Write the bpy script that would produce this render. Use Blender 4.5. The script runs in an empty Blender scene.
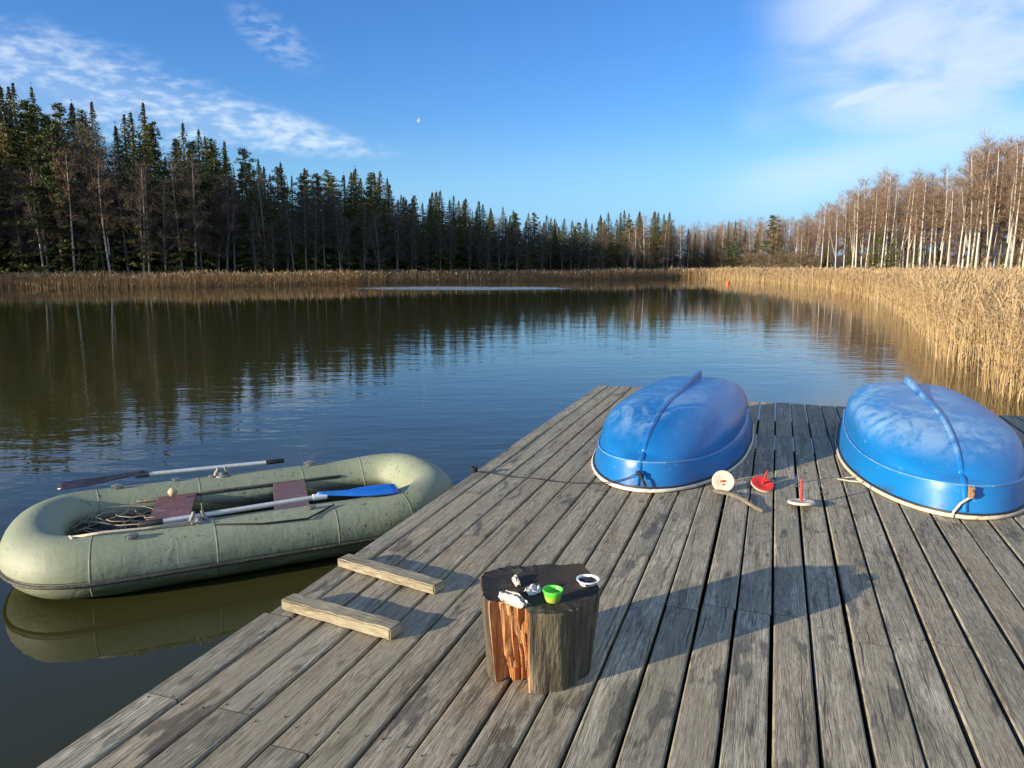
import bpy, bmesh, math, random
import numpy as np
from mathutils import Vector, Matrix, Quaternion, noise as mnoise

random.seed(7)
rng = np.random.default_rng(11)
SC = bpy.context.scene
COL = SC.collection
PI = math.pi
R_ = math.radians

# ------------------------------------------------------------------ camera
F = 769.0
YH = 262.0
CAMH = 1.6
WATER = -0.5
PITCH = math.atan((384 - YH) / F)
cam_d = bpy.data.cameras.new("camera")
cam = bpy.data.objects.new("camera", cam_d)
COL.objects.link(cam)
cam.location = (0, 0, CAMH)
cam.rotation_euler = (PI / 2 - PITCH, 0, 0)
cam_d.sensor_width = 36
cam_d.lens = F / 1024 * 36
cam_d.clip_start = 0.05
cam_d.clip_end = 20000
SC.camera = cam
SC.render.resolution_x = 1024
SC.render.resolution_y = 768
SC.view_settings.view_transform = 'Standard'
SC.view_settings.look = 'None'
SC.view_settings.gamma = 1
SC.view_settings.use_curve_mapping = False
SC.view_settings.exposure = 0.95


def ray(u, v):
    a = (u - 512) / F
    b = (384 - v) / F
    return Vector((a, math.cos(PITCH) + b * math.sin(PITCH), -math.sin(PITCH) + b * math.cos(PITCH)))


def gp(u, v, z=0.0):
    d = ray(u, v)
    t = (z - CAMH) / d.z
    return Vector((d.x * t, d.y * t, z))


def top_z(v, y):
    d = ray(512, v)
    return CAMH + d.z / d.y * y


# ------------------------------------------------------------------ sun and sky
SUN_EL = R_(11.6)
SUN_AZ = R_(60.5)          # the way the light travels, from +y towards +x
ld = Vector((math.sin(SUN_AZ) * math.cos(SUN_EL), math.cos(SUN_AZ) * math.cos(SUN_EL), -math.sin(SUN_EL)))
sun_d = bpy.data.lights.new("sun", 'SUN')
sun = bpy.data.objects.new("sun", sun_d)
COL.objects.link(sun)
sun.rotation_euler = ld.to_track_quat('-Z', 'Y').to_euler()
sun.location = (-40, -20, 30)
sun_d.energy = 5.0
sun_d.angle = R_(0.5)
sun_d.color = (1.0, 0.86, 0.66)


# ------------------------------------------------------------------ node helpers
class NT:
    def __init__(self, tree):
        self.t = tree
        self.n = tree.nodes
        self.l = tree.links

    def node(self, typ, **kw):
        nd = self.n.new(typ)
        for k, v in kw.items():
            setattr(nd, k, v)
        return nd

    def put(self, sock, v):
        if v is None:
            return
        if isinstance(v, bpy.types.NodeSocket):
            self.l.new(v, sock)
        else:
            if hasattr(sock, "default_value"):
                try:
                    sock.default_value = v
                except Exception:
                    if isinstance(v, (int, float)):
                        sock.default_value = (v, v, v)
                    else:
                        sock.default_value = tuple(v)[:3]

    def m(self, op, a, b=None, c=None, clamp=False):
        nd = self.node('ShaderNodeMath', operation=op, use_clamp=clamp)
        for i, x in enumerate((a, b, c)):
            self.put(nd.inputs[i], x)
        return nd.outputs[0]

    def vm(self, op, a, b=None):
        nd = self.node('ShaderNodeVectorMath', operation=op)
        self.put(nd.inputs[0], a)
        self.put(nd.inputs[1], b)
        return nd.outputs[0]

    def mix(self, f, a, b, blend='MIX'):
        nd = self.node('ShaderNodeMix', data_type='RGBA', blend_type=blend)
        self.put(nd.inputs[0], f)
        self.put(nd.inputs[6], c4(a))
        self.put(nd.inputs[7], c4(b))
        return nd.outputs[2]

    def mixf(self, f, a, b):
        nd = self.node('ShaderNodeMix', data_type='FLOAT')
        self.put(nd.inputs[0], f)
        self.put(nd.inputs[2], a)
        self.put(nd.inputs[3], b)
        return nd.outputs[0]

    def noise(self, vec, scale=5, detail=4, rough=0.55, dist=0.0, col=False):
        nd = self.node('ShaderNodeTexNoise')
        self.put(nd.inputs['Vector'], vec)
        nd.inputs['Scale'].default_value = scale
        nd.inputs['Detail'].default_value = detail
        nd.inputs['Roughness'].default_value = rough
        nd.inputs['Distortion'].default_value = dist
        return nd.outputs['Color' if col else 'Fac']

    def map(self, vec, scale=(1, 1, 1), loc=(0, 0, 0), rot=(0, 0, 0)):
        nd = self.node('ShaderNodeMapping')
        self.put(nd.inputs['Vector'], vec)
        nd.inputs['Scale'].default_value = scale
        nd.inputs['Location'].default_value = loc
        nd.inputs['Rotation'].default_value = rot
        return nd.outputs[0]

    def ss(self, x, a, b, lo=0.0, hi=1.0):
        nd = self.node('ShaderNodeMapRange', interpolation_type='SMOOTHSTEP')
        self.put(nd.inputs[0], x)
        self.put(nd.inputs[1], a)
        self.put(nd.inputs[2], b)
        nd.inputs[3].default_value = lo
        nd.inputs[4].default_value = hi
        return nd.outputs[0]

    def ramp(self, f, stops):
        nd = self.node('ShaderNodeValToRGB')
        self.put(nd.inputs[0], f)
        e = nd.color_ramp.elements
        while len(e) < len(stops):
            e.new(0.5)
        for i, (p, c) in enumerate(stops):
            e[i].position = p
            e[i].color = c4(c)
        return nd.outputs[0]

    def bump(self, h, strength=0.3, dist=0.02, normal=None):
        nd = self.node('ShaderNodeBump')
        self.put(nd.inputs['Strength'], strength)
        nd.inputs['Distance'].default_value = dist
        self.put(nd.inputs['Height'], h)
        self.put(nd.inputs['Normal'], normal)
        return nd.outputs[0]


def c4(c):
    if isinstance(c, bpy.types.NodeSocket):
        return c
    if isinstance(c, (int, float)):
        return (c, c, c, 1)
    return tuple(c) + (1,) if len(c) == 3 else tuple(c)


def new_mat(name):
    m = bpy.data.materials.new(name)
    m.use_nodes = True
    t = NT(m.node_tree)
    b = m.node_tree.nodes['Principled BSDF']
    return m, t, b


def coord(t, kind='Object'):
    return t.node('ShaderNodeTexCoord').outputs[kind]


def simple(name, col, rough=0.6, spec=0.4, var=0.25, scale=12, metal=0.0, bump=0.15, dirt=None):
    m, t, b = new_mat(name)
    co = coord(t)
    n = t.noise(co, scale, 5, 0.6)
    lo = tuple(x * (1 - var) for x in col)
    hi = tuple(min(1, x * (1 + var)) for x in col)
    c = t.ramp(n, [(0.3, lo), (0.7, hi)])
    if dirt:
        d = t.noise(co, scale * 2.7, 6, 0.65)
        c = t.mix(t.ss(d, 0.55, 0.7), c, dirt)
    t.put(b.inputs['Base Color'], c)
    t.put(b.inputs['Roughness'], t.mixf(n, rough - 0.08, rough + 0.08))
    b.inputs['Specular IOR Level'].default_value = spec
    b.inputs['Metallic'].default_value = metal
    if bump:
        t.put(b.inputs['Normal'], t.bump(t.noise(co, scale * 6, 4), bump, 0.003))
    return m


# ------------------------------------------------------------------ world
W = bpy.data.worlds.new("World")
SC.world = W
W.use_nodes = True
wt = NT(W.node_tree)
bg = W.node_tree.nodes['Background']
sky = wt.node('ShaderNodeTexSky', sky_type='NISHITA')
sky.sun_disc = False
sky.sun_elevation = SUN_EL
sky.sun_rotation = SUN_AZ + PI
sky.air_density = 1.0
sky.dust_density = 0.0
sky.ozone_density = 1.6
sky.altitude = 100
dirv = wt.node('ShaderNodeTexCoord').outputs['Generated']
sep = wt.node('ShaderNodeSeparateXYZ')
wt.put(sep.inputs[0], dirv)
X, Y, Z = sep.outputs
hyp = wt.m('SQRT', wt.m('ADD', wt.m('MULTIPLY', X, X), wt.m('MULTIPLY', Y, Y)))
az = wt.m('ARCTAN2', X, Y)                       # azimuth from +y towards +x
el = wt.m('DIVIDE', Z, wt.m('MAXIMUM', hyp, 0.02))  # tangent of elevation
comb = wt.node('ShaderNodeCombineXYZ')
zz = wt.m('ADD', wt.m('MAXIMUM', Z, 0.0), 0.06)
wt.put(comb.inputs[0], wt.m('DIVIDE', X, zz))
wt.put(comb.inputs[1], wt.m('DIVIDE', Y, zz))
plan = comb.outputs[0]                           # the cloud layer seen in plan
cs2 = wt.node('ShaderNodeCombineXYZ')
wt.put(cs2.inputs[0], az)
wt.put(cs2.inputs[1], el)
ae = cs2.outputs[0]
n1b = wt.noise(wt.map(ae, (8, 20, 1), rot=(0, 0, R_(-9))), 1.0, 3, 0.5)
# altocumulus band low in the north-west
cen = wt.m('ADD', wt.m('MULTIPLY', wt.m('ADD', az, 0.565), -0.155), 0.198)
offs = wt.m('ABSOLUTE', wt.m('SUBTRACT', el, cen))
wid = wt.m('MULTIPLY', wt.ss(az, -0.62, -0.10, 0.085, 0.012), wt.m('ADD', 0.6, wt.m('MULTIPLY', n1b, 0.8)))
bandm = wt.m('SUBTRACT', 1.0, wt.m('DIVIDE', offs, wid), clamp=True)
bandm = wt.m('MULTIPLY', bandm, wt.ss(az, -0.10, -0.26))
n1 = wt.noise(wt.map(ae, (46, 105, 1), rot=(0, 0, R_(-16))), 1.0, 3, 0.5, 0.15)
band = wt.m('MULTIPLY', wt.m('MULTIPLY', wt.ss(wt.m('ADD', n1, wt.m('MULTIPLY', n1b, 0.9)), 0.80, 1.22), 0.68), wt.ss(bandm, 0.0, 0.6))
band = wt.m('ADD', band, wt.m('MULTIPLY', wt.ss(bandm, 0.1, 1.0), 0.24))
# wide thin cirrus in the north-east
n2 = wt.noise(wt.map(ae, (5.5, 15, 1), rot=(0, 0, R_(22))), 1.0, 6, 0.55, 0.5)
n3 = wt.noise(wt.map(ae, (2.2, 4.5, 1), loc=(3.1, 1.7, 0), rot=(0, 0, R_(22))), 1.0, 3, 0.5)
edge = wt.m('ADD', wt.m('SUBTRACT', az, 0.345), wt.m('MULTIPLY', wt.m('SUBTRACT', n3, 0.5), 0.30))
cir = wt.ss(edge, -0.08, 0.09)
dens = wt.ss(wt.m('ADD', wt.m('MULTIPLY', n2, 0.95), wt.m('MULTIPLY', n3, 0.35)), 0.38, 0.78)
high = wt.ss(el, 0.10, 0.18)
lowb = wt.m('MULTIPLY', wt.ss(wt.m('ABSOLUTE', wt.m('SUBTRACT', el, wt.m('ADD', 0.075, wt.m('MULTIPLY', wt.m('SUBTRACT', az, 0.25), 0.23)))), 0.055, 0.0), wt.ss(az, 0.2, 0.34))
cir = wt.m('MULTIPLY', cir, wt.m('MULTIPLY', dens, wt.m('MAXIMUM', high, 0.45)))
cir = wt.m('MAXIMUM', cir, wt.m('MULTIPLY', lowb, wt.m('ADD', 0.05, wt.m('MULTIPLY', n2, 0.95))))
# one short bright streak and a faint wisp
def streak(a0, e0, slope, la, le, amp):
    da = wt.m('SUBTRACT', az, a0)
    de = wt.m('SUBTRACT', wt.m('SUBTRACT', el, e0), wt.m('MULTIPLY', da, slope))
    q = wt.m('ADD', wt.m('POWER', wt.m('ABSOLUTE', wt.m('DIVIDE', da, la)), 2), wt.m('POWER', wt.m('ABSOLUTE', wt.m('DIVIDE', de, le)), 2))
    return wt.m('MULTIPLY', wt.ss(q, 1.0, 0.0), wt.m('MULTIPLY', wt.m('ADD', n2, 0.3), amp))
st1 = wt.m('MULTIPLY', streak(0.412, 0.187, 0.28, 0.042, 0.0075, 0.8), wt.ss(n1, 0.25, 0.6))
st2 = wt.m('MULTIPLY', streak(-0.285, 0.262, -0.5, 0.06, 0.035, 0.42), wt.ss(n1, 0.36, 0.66))
al = wt.m('ADD', wt.m('ADD', band, cir), wt.m('ADD', st1, st2), clamp=True)
al = wt.m('MULTIPLY', al, 0.9)
al = wt.m('MULTIPLY', al, wt.ss(el, 0.0, 0.05))
hsv = wt.node('ShaderNodeHueSaturation')
hsv.inputs['Saturation'].default_value = 1.2
hsv.inputs['Value'].default_value = 1.0
wt.put(hsv.inputs['Color'], wt.mix(wt.ss(el, 0.15, 0.0, 0.0, 0.85), sky.outputs[0], (1.95, 3.95, 5.6, 1)))
skc = wt.mix(1.0, hsv.outputs[0], wt.mix(wt.ss(el, 0.0, 0.20), (0.84, 0.97, 1.22, 1), (0.58, 0.90, 1.46, 1)), 'MULTIPLY')
cl = wt.mix(wt.ss(el, 0.06, 0.26), (5.0, 6.1, 7.2, 1), (4.7, 5.6, 6.9, 1))
final = wt.mix(al, skc, cl)
wt.put(bg.inputs['Color'], final)
bg.inputs['Strength'].default_value = 0.078


# ------------------------------------------------------------------ mesh helpers
def link(name, me, mat=None, parent=None, smooth=False):
    ob = bpy.data.objects.new(name, me)
    COL.objects.link(ob)
    if mat is not None:
        for mm in (mat if isinstance(mat, (list, tuple)) else [mat]):
            me.materials.append(mm)
    if smooth:
        me.polygons.foreach_set("use_smooth", [True] * len(me.polygons))
    if parent is not None:
        ob.parent = parent
    return ob


def tag(o, label, cat, group=None, kind=None):
    if label:
        o["label"] = label
    if cat:
        o["category"] = cat
    if group:
        o["group"] = group
    if kind:
        o["kind"] = kind
    return o


def empty(name, loc=(0, 0, 0), rz=0.0):
    o = bpy.data.objects.new(name, None)
    COL.objects.link(o)
    o.location = loc
    o.rotation_euler = (0, 0, rz)
    o.empty_display_size = 0.2
    return o


class MB:
    def __init__(self):
        self.v = []
        self.f = []
        self.mi = []

    def add(self, vs, fs, mi=0):
        o = len(self.v)
        self.v.extend([tuple(p) for p in vs])
        self.f.extend([tuple(i + o for i in q) for q in fs])
        self.mi.extend([mi] * len(fs))

    def box(self, c, s, rot=None, bev=0.0, mi=0):
        bm = bmesh.new()
        bmesh.ops.create_cube(bm, size=1)
        bmesh.ops.scale(bm, vec=s, verts=bm.verts)
        if bev > 0:
            bmesh.ops.bevel(bm, geom=bm.edges[:], offset=bev, segments=2, affect='EDGES', profile=0.6)
        if rot is not None:
            bmesh.ops.transform(bm, matrix=rot.to_4x4(), verts=bm.verts)
        bmesh.ops.translate(bm, vec=c, verts=bm.verts)
        bm.verts.index_update()
        self.add([v.co[:] for v in bm.verts], [[v.index for v in f.verts] for f in bm.faces], mi)
        bm.free()

    def tube(self, pts, rad, n=10, closed=False, cap=True, mi=0, flat=1.0):
        pts = [Vector(p) for p in pts]
        k = len(pts)
        if isinstance(rad, (int, float)):
            rad = [rad] * k
        rings = []
        up = None
        for i, p in enumerate(pts):
            a = pts[(i - 1) % k] if (closed or i > 0) else p
            b = pts[(i + 1) % k] if (closed or i < k - 1) else p
            d = (b - a).normalized()
            if up is None:
                up = Vector((0, 0, 1)) if abs(d.z) < 0.9 else Vector((1, 0, 0))
            x = d.cross(up)
            if x.length < 1e-5:
                x = d.cross(Vector((0, 1, 0)))
            x.normalize()
            y = x.cross(d).normalized()
            up = y
            rings.append([p + (x * math.cos(2 * PI * j / n) + y * flat * math.sin(2 * PI * j / n)) * rad[i] for j in range(n)])
        vs = [q for r in rings for q in r]
        fs = []
        for i in range(k if closed else k - 1):
            i2 = (i + 1) % k
            for j in range(n):
                j2 = (j + 1) % n
                fs.append((i * n + j, i * n + j2, i2 * n + j2, i2 * n + j))
        if not closed and cap:
            fs.append(tuple(reversed(range(n))))
            fs.append(tuple((k - 1) * n + j for j in range(n)))
        self.add(vs, fs, mi)

    def lathe(self, prof, n=28, c=(0, 0, 0), mi=0, rot=None, close=True):
        vs = []
        for r, z in prof:
            for j in range(n):
                a = 2 * PI * j / n
                p = Vector((r * math.cos(a), r * math.sin(a), z))
                if rot is not None:
                    p = rot @ p
                vs.append(p + Vector(c))
        fs = []
        for i in range(len(prof) - 1):
            for j in range(n):
                j2 = (j + 1) % n
                fs.append((i * n + j, i * n + j2, (i + 1) * n + j2, (i + 1) * n + j))
        if close:
            fs.append(tuple(reversed(range(n))))
            fs.append(tuple((len(prof) - 1) * n + j for j in range(n)))
        self.add(vs, fs, mi)

    def mesh(self, name):
        me = bpy.data.meshes.new(name)
        me.from_pydata(self.v, [], self.f)
        me.update()
        if any(self.mi):
            me.polygons.foreach_set("material_index", self.mi)
        return me

    def obj(self, name, mat, parent=None, smooth=False):
        return link(name, self.mesh(name), mat, parent, smooth)


def autosmooth(ob, ang=40):
    ob.data.polygons.foreach_set("use_smooth", [True] * len(ob.data.polygons))
    try:
        ob.data.set_sharp_from_angle(angle=R_(ang))
    except Exception:
        pass
    return ob


def np_mesh(name, V, Fq, mats=None, mi=None, smooth=False):
    """V (n,3), Fq (m,k) with equal k (3 or 4)."""
    me = bpy.data.meshes.new(name)
    V = np.asarray(V, dtype=np.float32)
    Fq = np.asarray(Fq, dtype=np.int32)
    m, k = Fq.shape
    me.vertices.add(len(V))
    me.vertices.foreach_set("co", V.ravel())
    me.loops.add(m * k)
    me.loops.foreach_set("vertex_index", Fq.ravel())
    me.polygons.add(m)
    me.polygons.foreach_set("loop_start", np.arange(0, m * k, k, dtype=np.int32))
    me.polygons.foreach_set("loop_total", np.full(m, k, dtype=np.int32))
    if mi is not None:
        me.polygons.foreach_set("material_index", np.asarray(mi, dtype=np.int32))
    if smooth:
        me.polygons.foreach_set("use_smooth", np.ones(m, dtype=bool))
    me.update(calc_edges=True)
    for mm in (mats or []):
        me.materials.append(mm)
    return me


def quads_from(P, U, Wd):
    """centred strips: P centre (n,3), U half length vector (n,3), Wd half width vector (n,3)"""
    n = len(P)
    V = np.empty((n, 4, 3))
    V[:, 0] = P - U - Wd
    V[:, 1] = P + U - Wd * 0.35
    V[:, 2] = P + U + Wd * 0.35
    V[:, 3] = P - U + Wd
    Fq = np.arange(n * 4).reshape(n, 4)
    return V.reshape(-1, 3), Fq


def unit(a):
    return a / np.maximum(np.linalg.norm(a, axis=-1, keepdims=True), 1e-9)


def cat(parts):
    Vs, Fs, Ms = [], [], []
    o = 0
    for V, Fq, mi in parts:
        Vs.append(V)
        Fs.append(Fq + o)
        Ms.append(np.full(len(Fq), mi))
        o += len(V)
    return np.concatenate(Vs), np.concatenate(Fs), np.concatenate(Ms)


# ------------------------------------------------------------------ materials: setting
def mat_foliage(name, dark, light, tint, rough=0.65):
    m, t, b = new_mat(name)
    oi = t.node('ShaderNodeObjectInfo')
    geo = t.node('ShaderNodeNewGeometry')
    n = t.noise(coord(t), 1.3, 3, 0.6)
    f = t.m('ADD', t.m('MULTIPLY', geo.outputs['Random Per Island'], 0.55), t.m('MULTIPLY', n, 0.5), clamp=True)
    c = t.mix(f, dark, light)
    c = t.mix(t.m('MULTIPLY', oi.outputs['Random'], 0.6), c, tint)
    t.put(b.inputs['Base Color'], c)
    b.inputs['Roughness'].default_value = rough
    b.inputs['Specular IOR Level'].default_value = 0.2
    return m


M_SPRUCE = mat_foliage("spruce_needles", (0.026, 0.04, 0.012), (0.125, 0.135, 0.032), (0.15, 0.13, 0.03))
M_PINE = mat_foliage("pine_needles", (0.035, 0.06, 0.022), (0.10, 0.125, 0.042), (0.105, 0.11, 0.03))
M_TWIG = mat_foliage("birch_twigs", (0.15, 0.092, 0.055), (0.32, 0.205, 0.125), (0.25, 0.18, 0.12))
M_TWIGG = mat_foliage("grey_twigs", (0.055, 0.045, 0.036), (0.13, 0.105, 0.085), (0.10, 0.085, 0.06))
M_BRUSH = mat_foliage("brush", (0.10, 0.075, 0.045), (0.2, 0.15, 0.09), (0.15, 0.12, 0.06))


def mat_bark(name, col, dark, sc=(6, 6, 2.0), thr=(0.55, 0.7)):
    m, t, b = new_mat(name)
    co = coord(t)
    n = t.noise(t.map(co, sc), 1.0, 5, 0.65)
    c = t.mix(t.ss(n, thr[0], thr[1]), col, dark)
    c2 = t.mix(t.m('MULTIPLY', t.noise(co, 1.2, 3), 0.5), c, tuple(x * 0.55 for x in col))
    t.put(b.inputs['Base Color'], c2)
    b.inputs['Roughness'].default_value = 0.85
    b.inputs['Specular IOR Level'].default_value = 0.2
    return m


M_BIRCHBARK = mat_bark("birch_bark", (0.58, 0.54, 0.46), (0.06, 0.05, 0.045), (5, 5, 9), (0.57, 0.66))
M_LIMB = mat_bark("limb_bark", (0.17, 0.125, 0.10), (0.08, 0.06, 0.05), (5, 5, 4))
M_GREYBARK = mat_bark("grey_bark", (0.22, 0.20, 0.175), (0.07, 0.06, 0.05), (5, 5, 4))
M_PINEBARK = mat_bark("pine_bark", (0.20, 0.115, 0.07), (0.07, 0.045, 0.03), (7, 7, 2))
M_SPRUCEBARK = mat_bark("spruce_bark", (0.11, 0.085, 0.065), (0.04, 0.03, 0.025), (7, 7, 2))

m, t, b = new_mat("reeds")
M_REED = m
geo = t.node('ShaderNodeNewGeometry')
sepz = t.node('ShaderNodeSeparateXYZ')
t.put(sepz.inputs[0], geo.outputs['Position'])
c = t.ramp(geo.outputs['Random Per Island'], [(0.0, (0.26, 0.165, 0.075)), (0.35, (0.56, 0.385, 0.185)), (0.75, (0.72, 0.54, 0.30)), (1.0, (0.34, 0.25, 0.12))])
c = t.mix(t.ss(t.noise(geo.outputs['Position'], 0.35, 3), 0.4, 0.65, 0.0, 0.4), c, (0.36, 0.235, 0.10))
t.put(b.inputs['Base Color'], c)
b.inputs['Roughness'].default_value = 0.6
b.inputs['Specular IOR Level'].default_value = 0.3
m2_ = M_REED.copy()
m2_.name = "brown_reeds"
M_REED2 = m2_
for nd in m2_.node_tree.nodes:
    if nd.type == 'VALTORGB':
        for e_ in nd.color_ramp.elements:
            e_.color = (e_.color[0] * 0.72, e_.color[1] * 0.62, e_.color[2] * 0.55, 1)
M_PLUME = simple("reed_plume", (0.36, 0.26, 0.15), 0.9, 0.1, 0.35, 2.0, bump=0)

m, t, b = new_mat("ground")
M_GROUND = m
co = coord(t)
n = t.noise(co, 0.5, 6, 0.65)
c = t.ramp(n, [(0.3, (0.035, 0.03, 0.018)), (0.5, (0.09, 0.07, 0.035)), (0.7, (0.13, 0.105, 0.05))])
t.put(b.inputs['Base Color'], c)
b.inputs['Roughness'].default_value = 0.95
t.put(b.inputs['Normal'], t.bump(t.noise(co, 3.0, 5), 0.5, 0.1))

# lake water
m, t, b = new_mat("lake_water")
M_WATER = m
co = t.node('ShaderNodeNewGeometry').outputs['Position']
sw = t.node('ShaderNodeSeparateXYZ')
t.put(sw.inputs[0], co)
wob = t.noise(t.map(co, (0.5, 0.5, 0.5)), 1.0, 2, 0.5, col=True)
cow = t.vm('ADD', co, t.vm('MULTIPLY', t.vm('SUBTRACT', wob, (0.5, 0.5, 0.5)), (0.5, 0.5, 0)))
w1 = t.noise(t.map(cow, (1.5, 3.6, 1), rot=(0, 0, R_(-20))), 1.0, 2, 0.5)
w2 = t.noise(t.map(cow, (3.2, 7.5, 1), rot=(0, 0, R_(18))), 1.0, 2, 0.5)
w3 = t.noise(t.map(cow, (0.35, 0.8, 1), rot=(0, 0, R_(8))), 1.0, 2, 0.5)
hgt = t.m('ADD', t.m('ADD', t.m('MULTIPLY', w1, 0.010), t.m('MULTIPLY', w2, 0.0032)), t.m('MULTIPLY', w3, 0.016))
patch = t.noise(t.map(co, (0.05, 0.11, 1), loc=(2.3, 0.4, 0)), 1.0, 3, 0.5)
calm = t.ss(sw.outputs[1], 16.0, 46.0, 1.0, 0.30)
calm = t.m('MULTIPLY', calm, t.ss(patch, 0.35, 0.6, 0.55, 1.0))
# sheltered water beside the dock is calmer
shel = t.ss(sw.outputs[1], 4.0, 7.5, 0.25, 1.0)
calm = t.m('MULTIPLY', calm, shel)
# one patch far out is ruffled and coloured pale
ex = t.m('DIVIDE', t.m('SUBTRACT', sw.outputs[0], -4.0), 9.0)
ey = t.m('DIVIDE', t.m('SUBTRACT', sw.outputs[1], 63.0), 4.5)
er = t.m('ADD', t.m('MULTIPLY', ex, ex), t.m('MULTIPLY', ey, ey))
pale_patch = t.m('MULTIPLY', t.ss(t.m('ADD', er, t.m('MULTIPLY', t.m('SUBTRACT', t.noise(t.map(co, (0.12, 0.5, 1)), 1.0, 4, 0.6), 0.5), 1.6)), 1.05, 0.55), 1.0)
ruf = t.m('MULTIPLY', t.m('MULTIPLY', t.noise(t.map(co, (1.4, 2.2, 1)), 1.0, 3, 0.6), pale_patch), 0.55)
nb = t.bump(t.m('ADD', hgt, ruf), t.m('MAXIMUM', t.m('MULTIPLY', calm, 0.62), pale_patch), 1.0)
t.put(b.inputs['Normal'], nb)
deep = t.mix(t.noise(co, 0.3, 3), (0.034, 0.035, 0.010), (0.043, 0.042, 0.013))
t.put(b.inputs['Base Color'], t.mix(t.m('MULTIPLY', pale_patch, 0.5), deep, (0.42, 0.52, 0.64)))  # sky brightness on thin ice put into the patch's base colour
t.put(b.inputs['Roughness'], t.mixf(pale_patch, 0.02, 0.2))
b.inputs['IOR'].default_value = 1.333
b.inputs['Specular IOR Level'].default_value = 0.5

# ------------------------------------------------------------------ materials: objects
def mat_wood(name, base, dark, light, green, gap=0.16, wet=True, pale=0.0):
    m, t, b = new_mat(name)
    uv = t.node('ShaderNodeUVMap', uv_map="UVMap").outputs[0]
    rn = t.node('ShaderNodeAttribute', attribute_name="tone").outputs['Fac']
    pos = t.node('ShaderNodeNewGeometry').outputs['Position']
    wb = t.noise(t.map(uv, (2.2, 9, 1)), 1.0, 3, 0.5)
    uvw = t.vm('ADD', uv, t.node_combine(0.0, t.m('MULTIPLY', t.m('SUBTRACT', wb, 0.5), 0.035)))
    g1 = t.noise(t.map(uvw, (3.2, 62, 1)), 1.0, 6, 0.7, 0.5)
    g2 = t.noise(t.map(uvw, (9.0, 210, 1)), 1.0, 4, 0.65)
    bl = t.noise(t.map(uv, (1.1, 5, 1)), 1.0, 5, 0.6)
    sm = t.noise(t.map(uv, (6, 14, 1)), 1.0, 5, 0.7)
    c = t.ramp(g1, [(0.34, dark), (0.48, base), (0.62, light)])
    c = t.mix(t.ss(bl, 0.42, 0.62, 0.0, 0.75), c, green)
    c = t.mix(t.m('MULTIPLY', rn, 0.55), c, tuple(x * 0.50 for x in base))
    r2 = t.m('FRACT', t.m('MULTIPLY', rn, 7.3))
    c = t.mix(t.ss(r2, 0.4, 1.0, 0.0, 0.35), c, tuple(x * y for x, y in zip(base, (1.02, 0.86, 0.70))))
    c = t.mix(t.ss(sm, 0.52, 0.68, 0.0, 0.6), c, tuple(x * 0.38 for x in base))
    g4 = t.noise(t.map(uvw, (16, 330, 1), loc=(1, 8, 0)), 1.0, 3, 0.6)
    c = t.mix(t.ss(g2, 0.52, 0.62, 0.0, 0.75), c, tuple(x * 0.75 for x in dark))
    c = t.mix(t.ss(g4, 0.53, 0.63, 0.0, 0.65), c, tuple(x * 0.8 for x in dark))
    c = t.mix(t.ss(g4, 0.46, 0.38, 0.0, 0.4), c, light)
    hue = t.noise(t.map(uv, (0.7, 2.3, 1), loc=(9, 4, 0)), 1.0, 4, 0.6)
    c = t.mix(t.ss(hue, 0.45, 0.65, 0.0, 0.45), c, tuple(x * y for x, y in zip(base, (0.82, 0.84, 0.82))))
    pal = t.noise(t.map(uv, (3.0, 22, 1), loc=(2, 7, 0)), 1.0, 5, 0.65)
    c = t.mix(t.ss(pal, 0.60, 0.75, 0.0, 0.5), c, tuple(min(1, x * 1.15) for x in light))
    cr = t.noise(t.map(uvw, (1.1, 95, 1), loc=(5, 2, 0)), 1.0, 3, 0.55, 0.2)
    c = t.mix(t.ss(cr, 0.61, 0.66, 0.0, 0.85), c, tuple(x * 0.3 for x in dark))
    ch = t.noise(t.map(uvw, (1.5, 13, 1), loc=(11, 3, 0)), 1.0, 6, 0.68, 0.4)
    c = t.mix(t.m('MULTIPLY', t.ss(ch, 0.53, 0.64, 0.0, 0.72), t.ss(g2, 0.36, 0.54)), c, tuple(x * 0.62 for x in dark))
    # dark knots
    vo = t.node('ShaderNodeTexVoronoi', feature='F1')
    t.put(vo.inputs['Vector'], t.map(uvw, (4.2, 8.5, 1)))
    vo.inputs['Scale'].default_value = 1.0
    kd = vo.outputs['Distance']
    kn = t.m('MULTIPLY', t.ss(kd, 0.20, 0.06), t.ss(vo.outputs['Color'], 0.44, 0.52))
    c = t.mix(t.m('MULTIPLY', kn, 0.8), c, tuple(x * 0.3 for x in base))
    rough = t.mixf(g1, 0.72, 0.86)
    if wet:
        wn = t.noise(t.map(uv, (1.5, 5.5, 1), loc=(3.7, 1.9, 0)), 1.0, 4, 0.6, 0.3)
        w_ = t.ss(wn, 0.60, 0.64, 0.0, 0.75)
        c = t.mix(w_, c, t.mix(1.0, c, (0.36, 0.35, 0.33), 'MULTIPLY'))
        rough = t.mixf(w_, rough, 0.42)
        sp = t.noise(t.map(uv, (14, 26, 1)), 1.0, 2, 0.5)
        c = t.mix(t.ss(sp, 0.745, 0.77, 0.0, 0.6), c, (0.42, 0.39, 0.34))
    t.put(b.inputs['Base Color'], c)
    t.put(b.inputs['Roughness'], rough)
    b.inputs['Specular IOR Level'].default_value = 0.35
    h = t.m('ADD', t.m('MULTIPLY', g1, 0.6), t.m('MULTIPLY', g2, 0.4))
    h = t.m('SUBTRACT', h, t.m('MULTIPLY', kn, 0.3))
    t.put(b.inputs['Normal'], t.bump(h, 0.9, 0.005))
    return m


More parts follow.
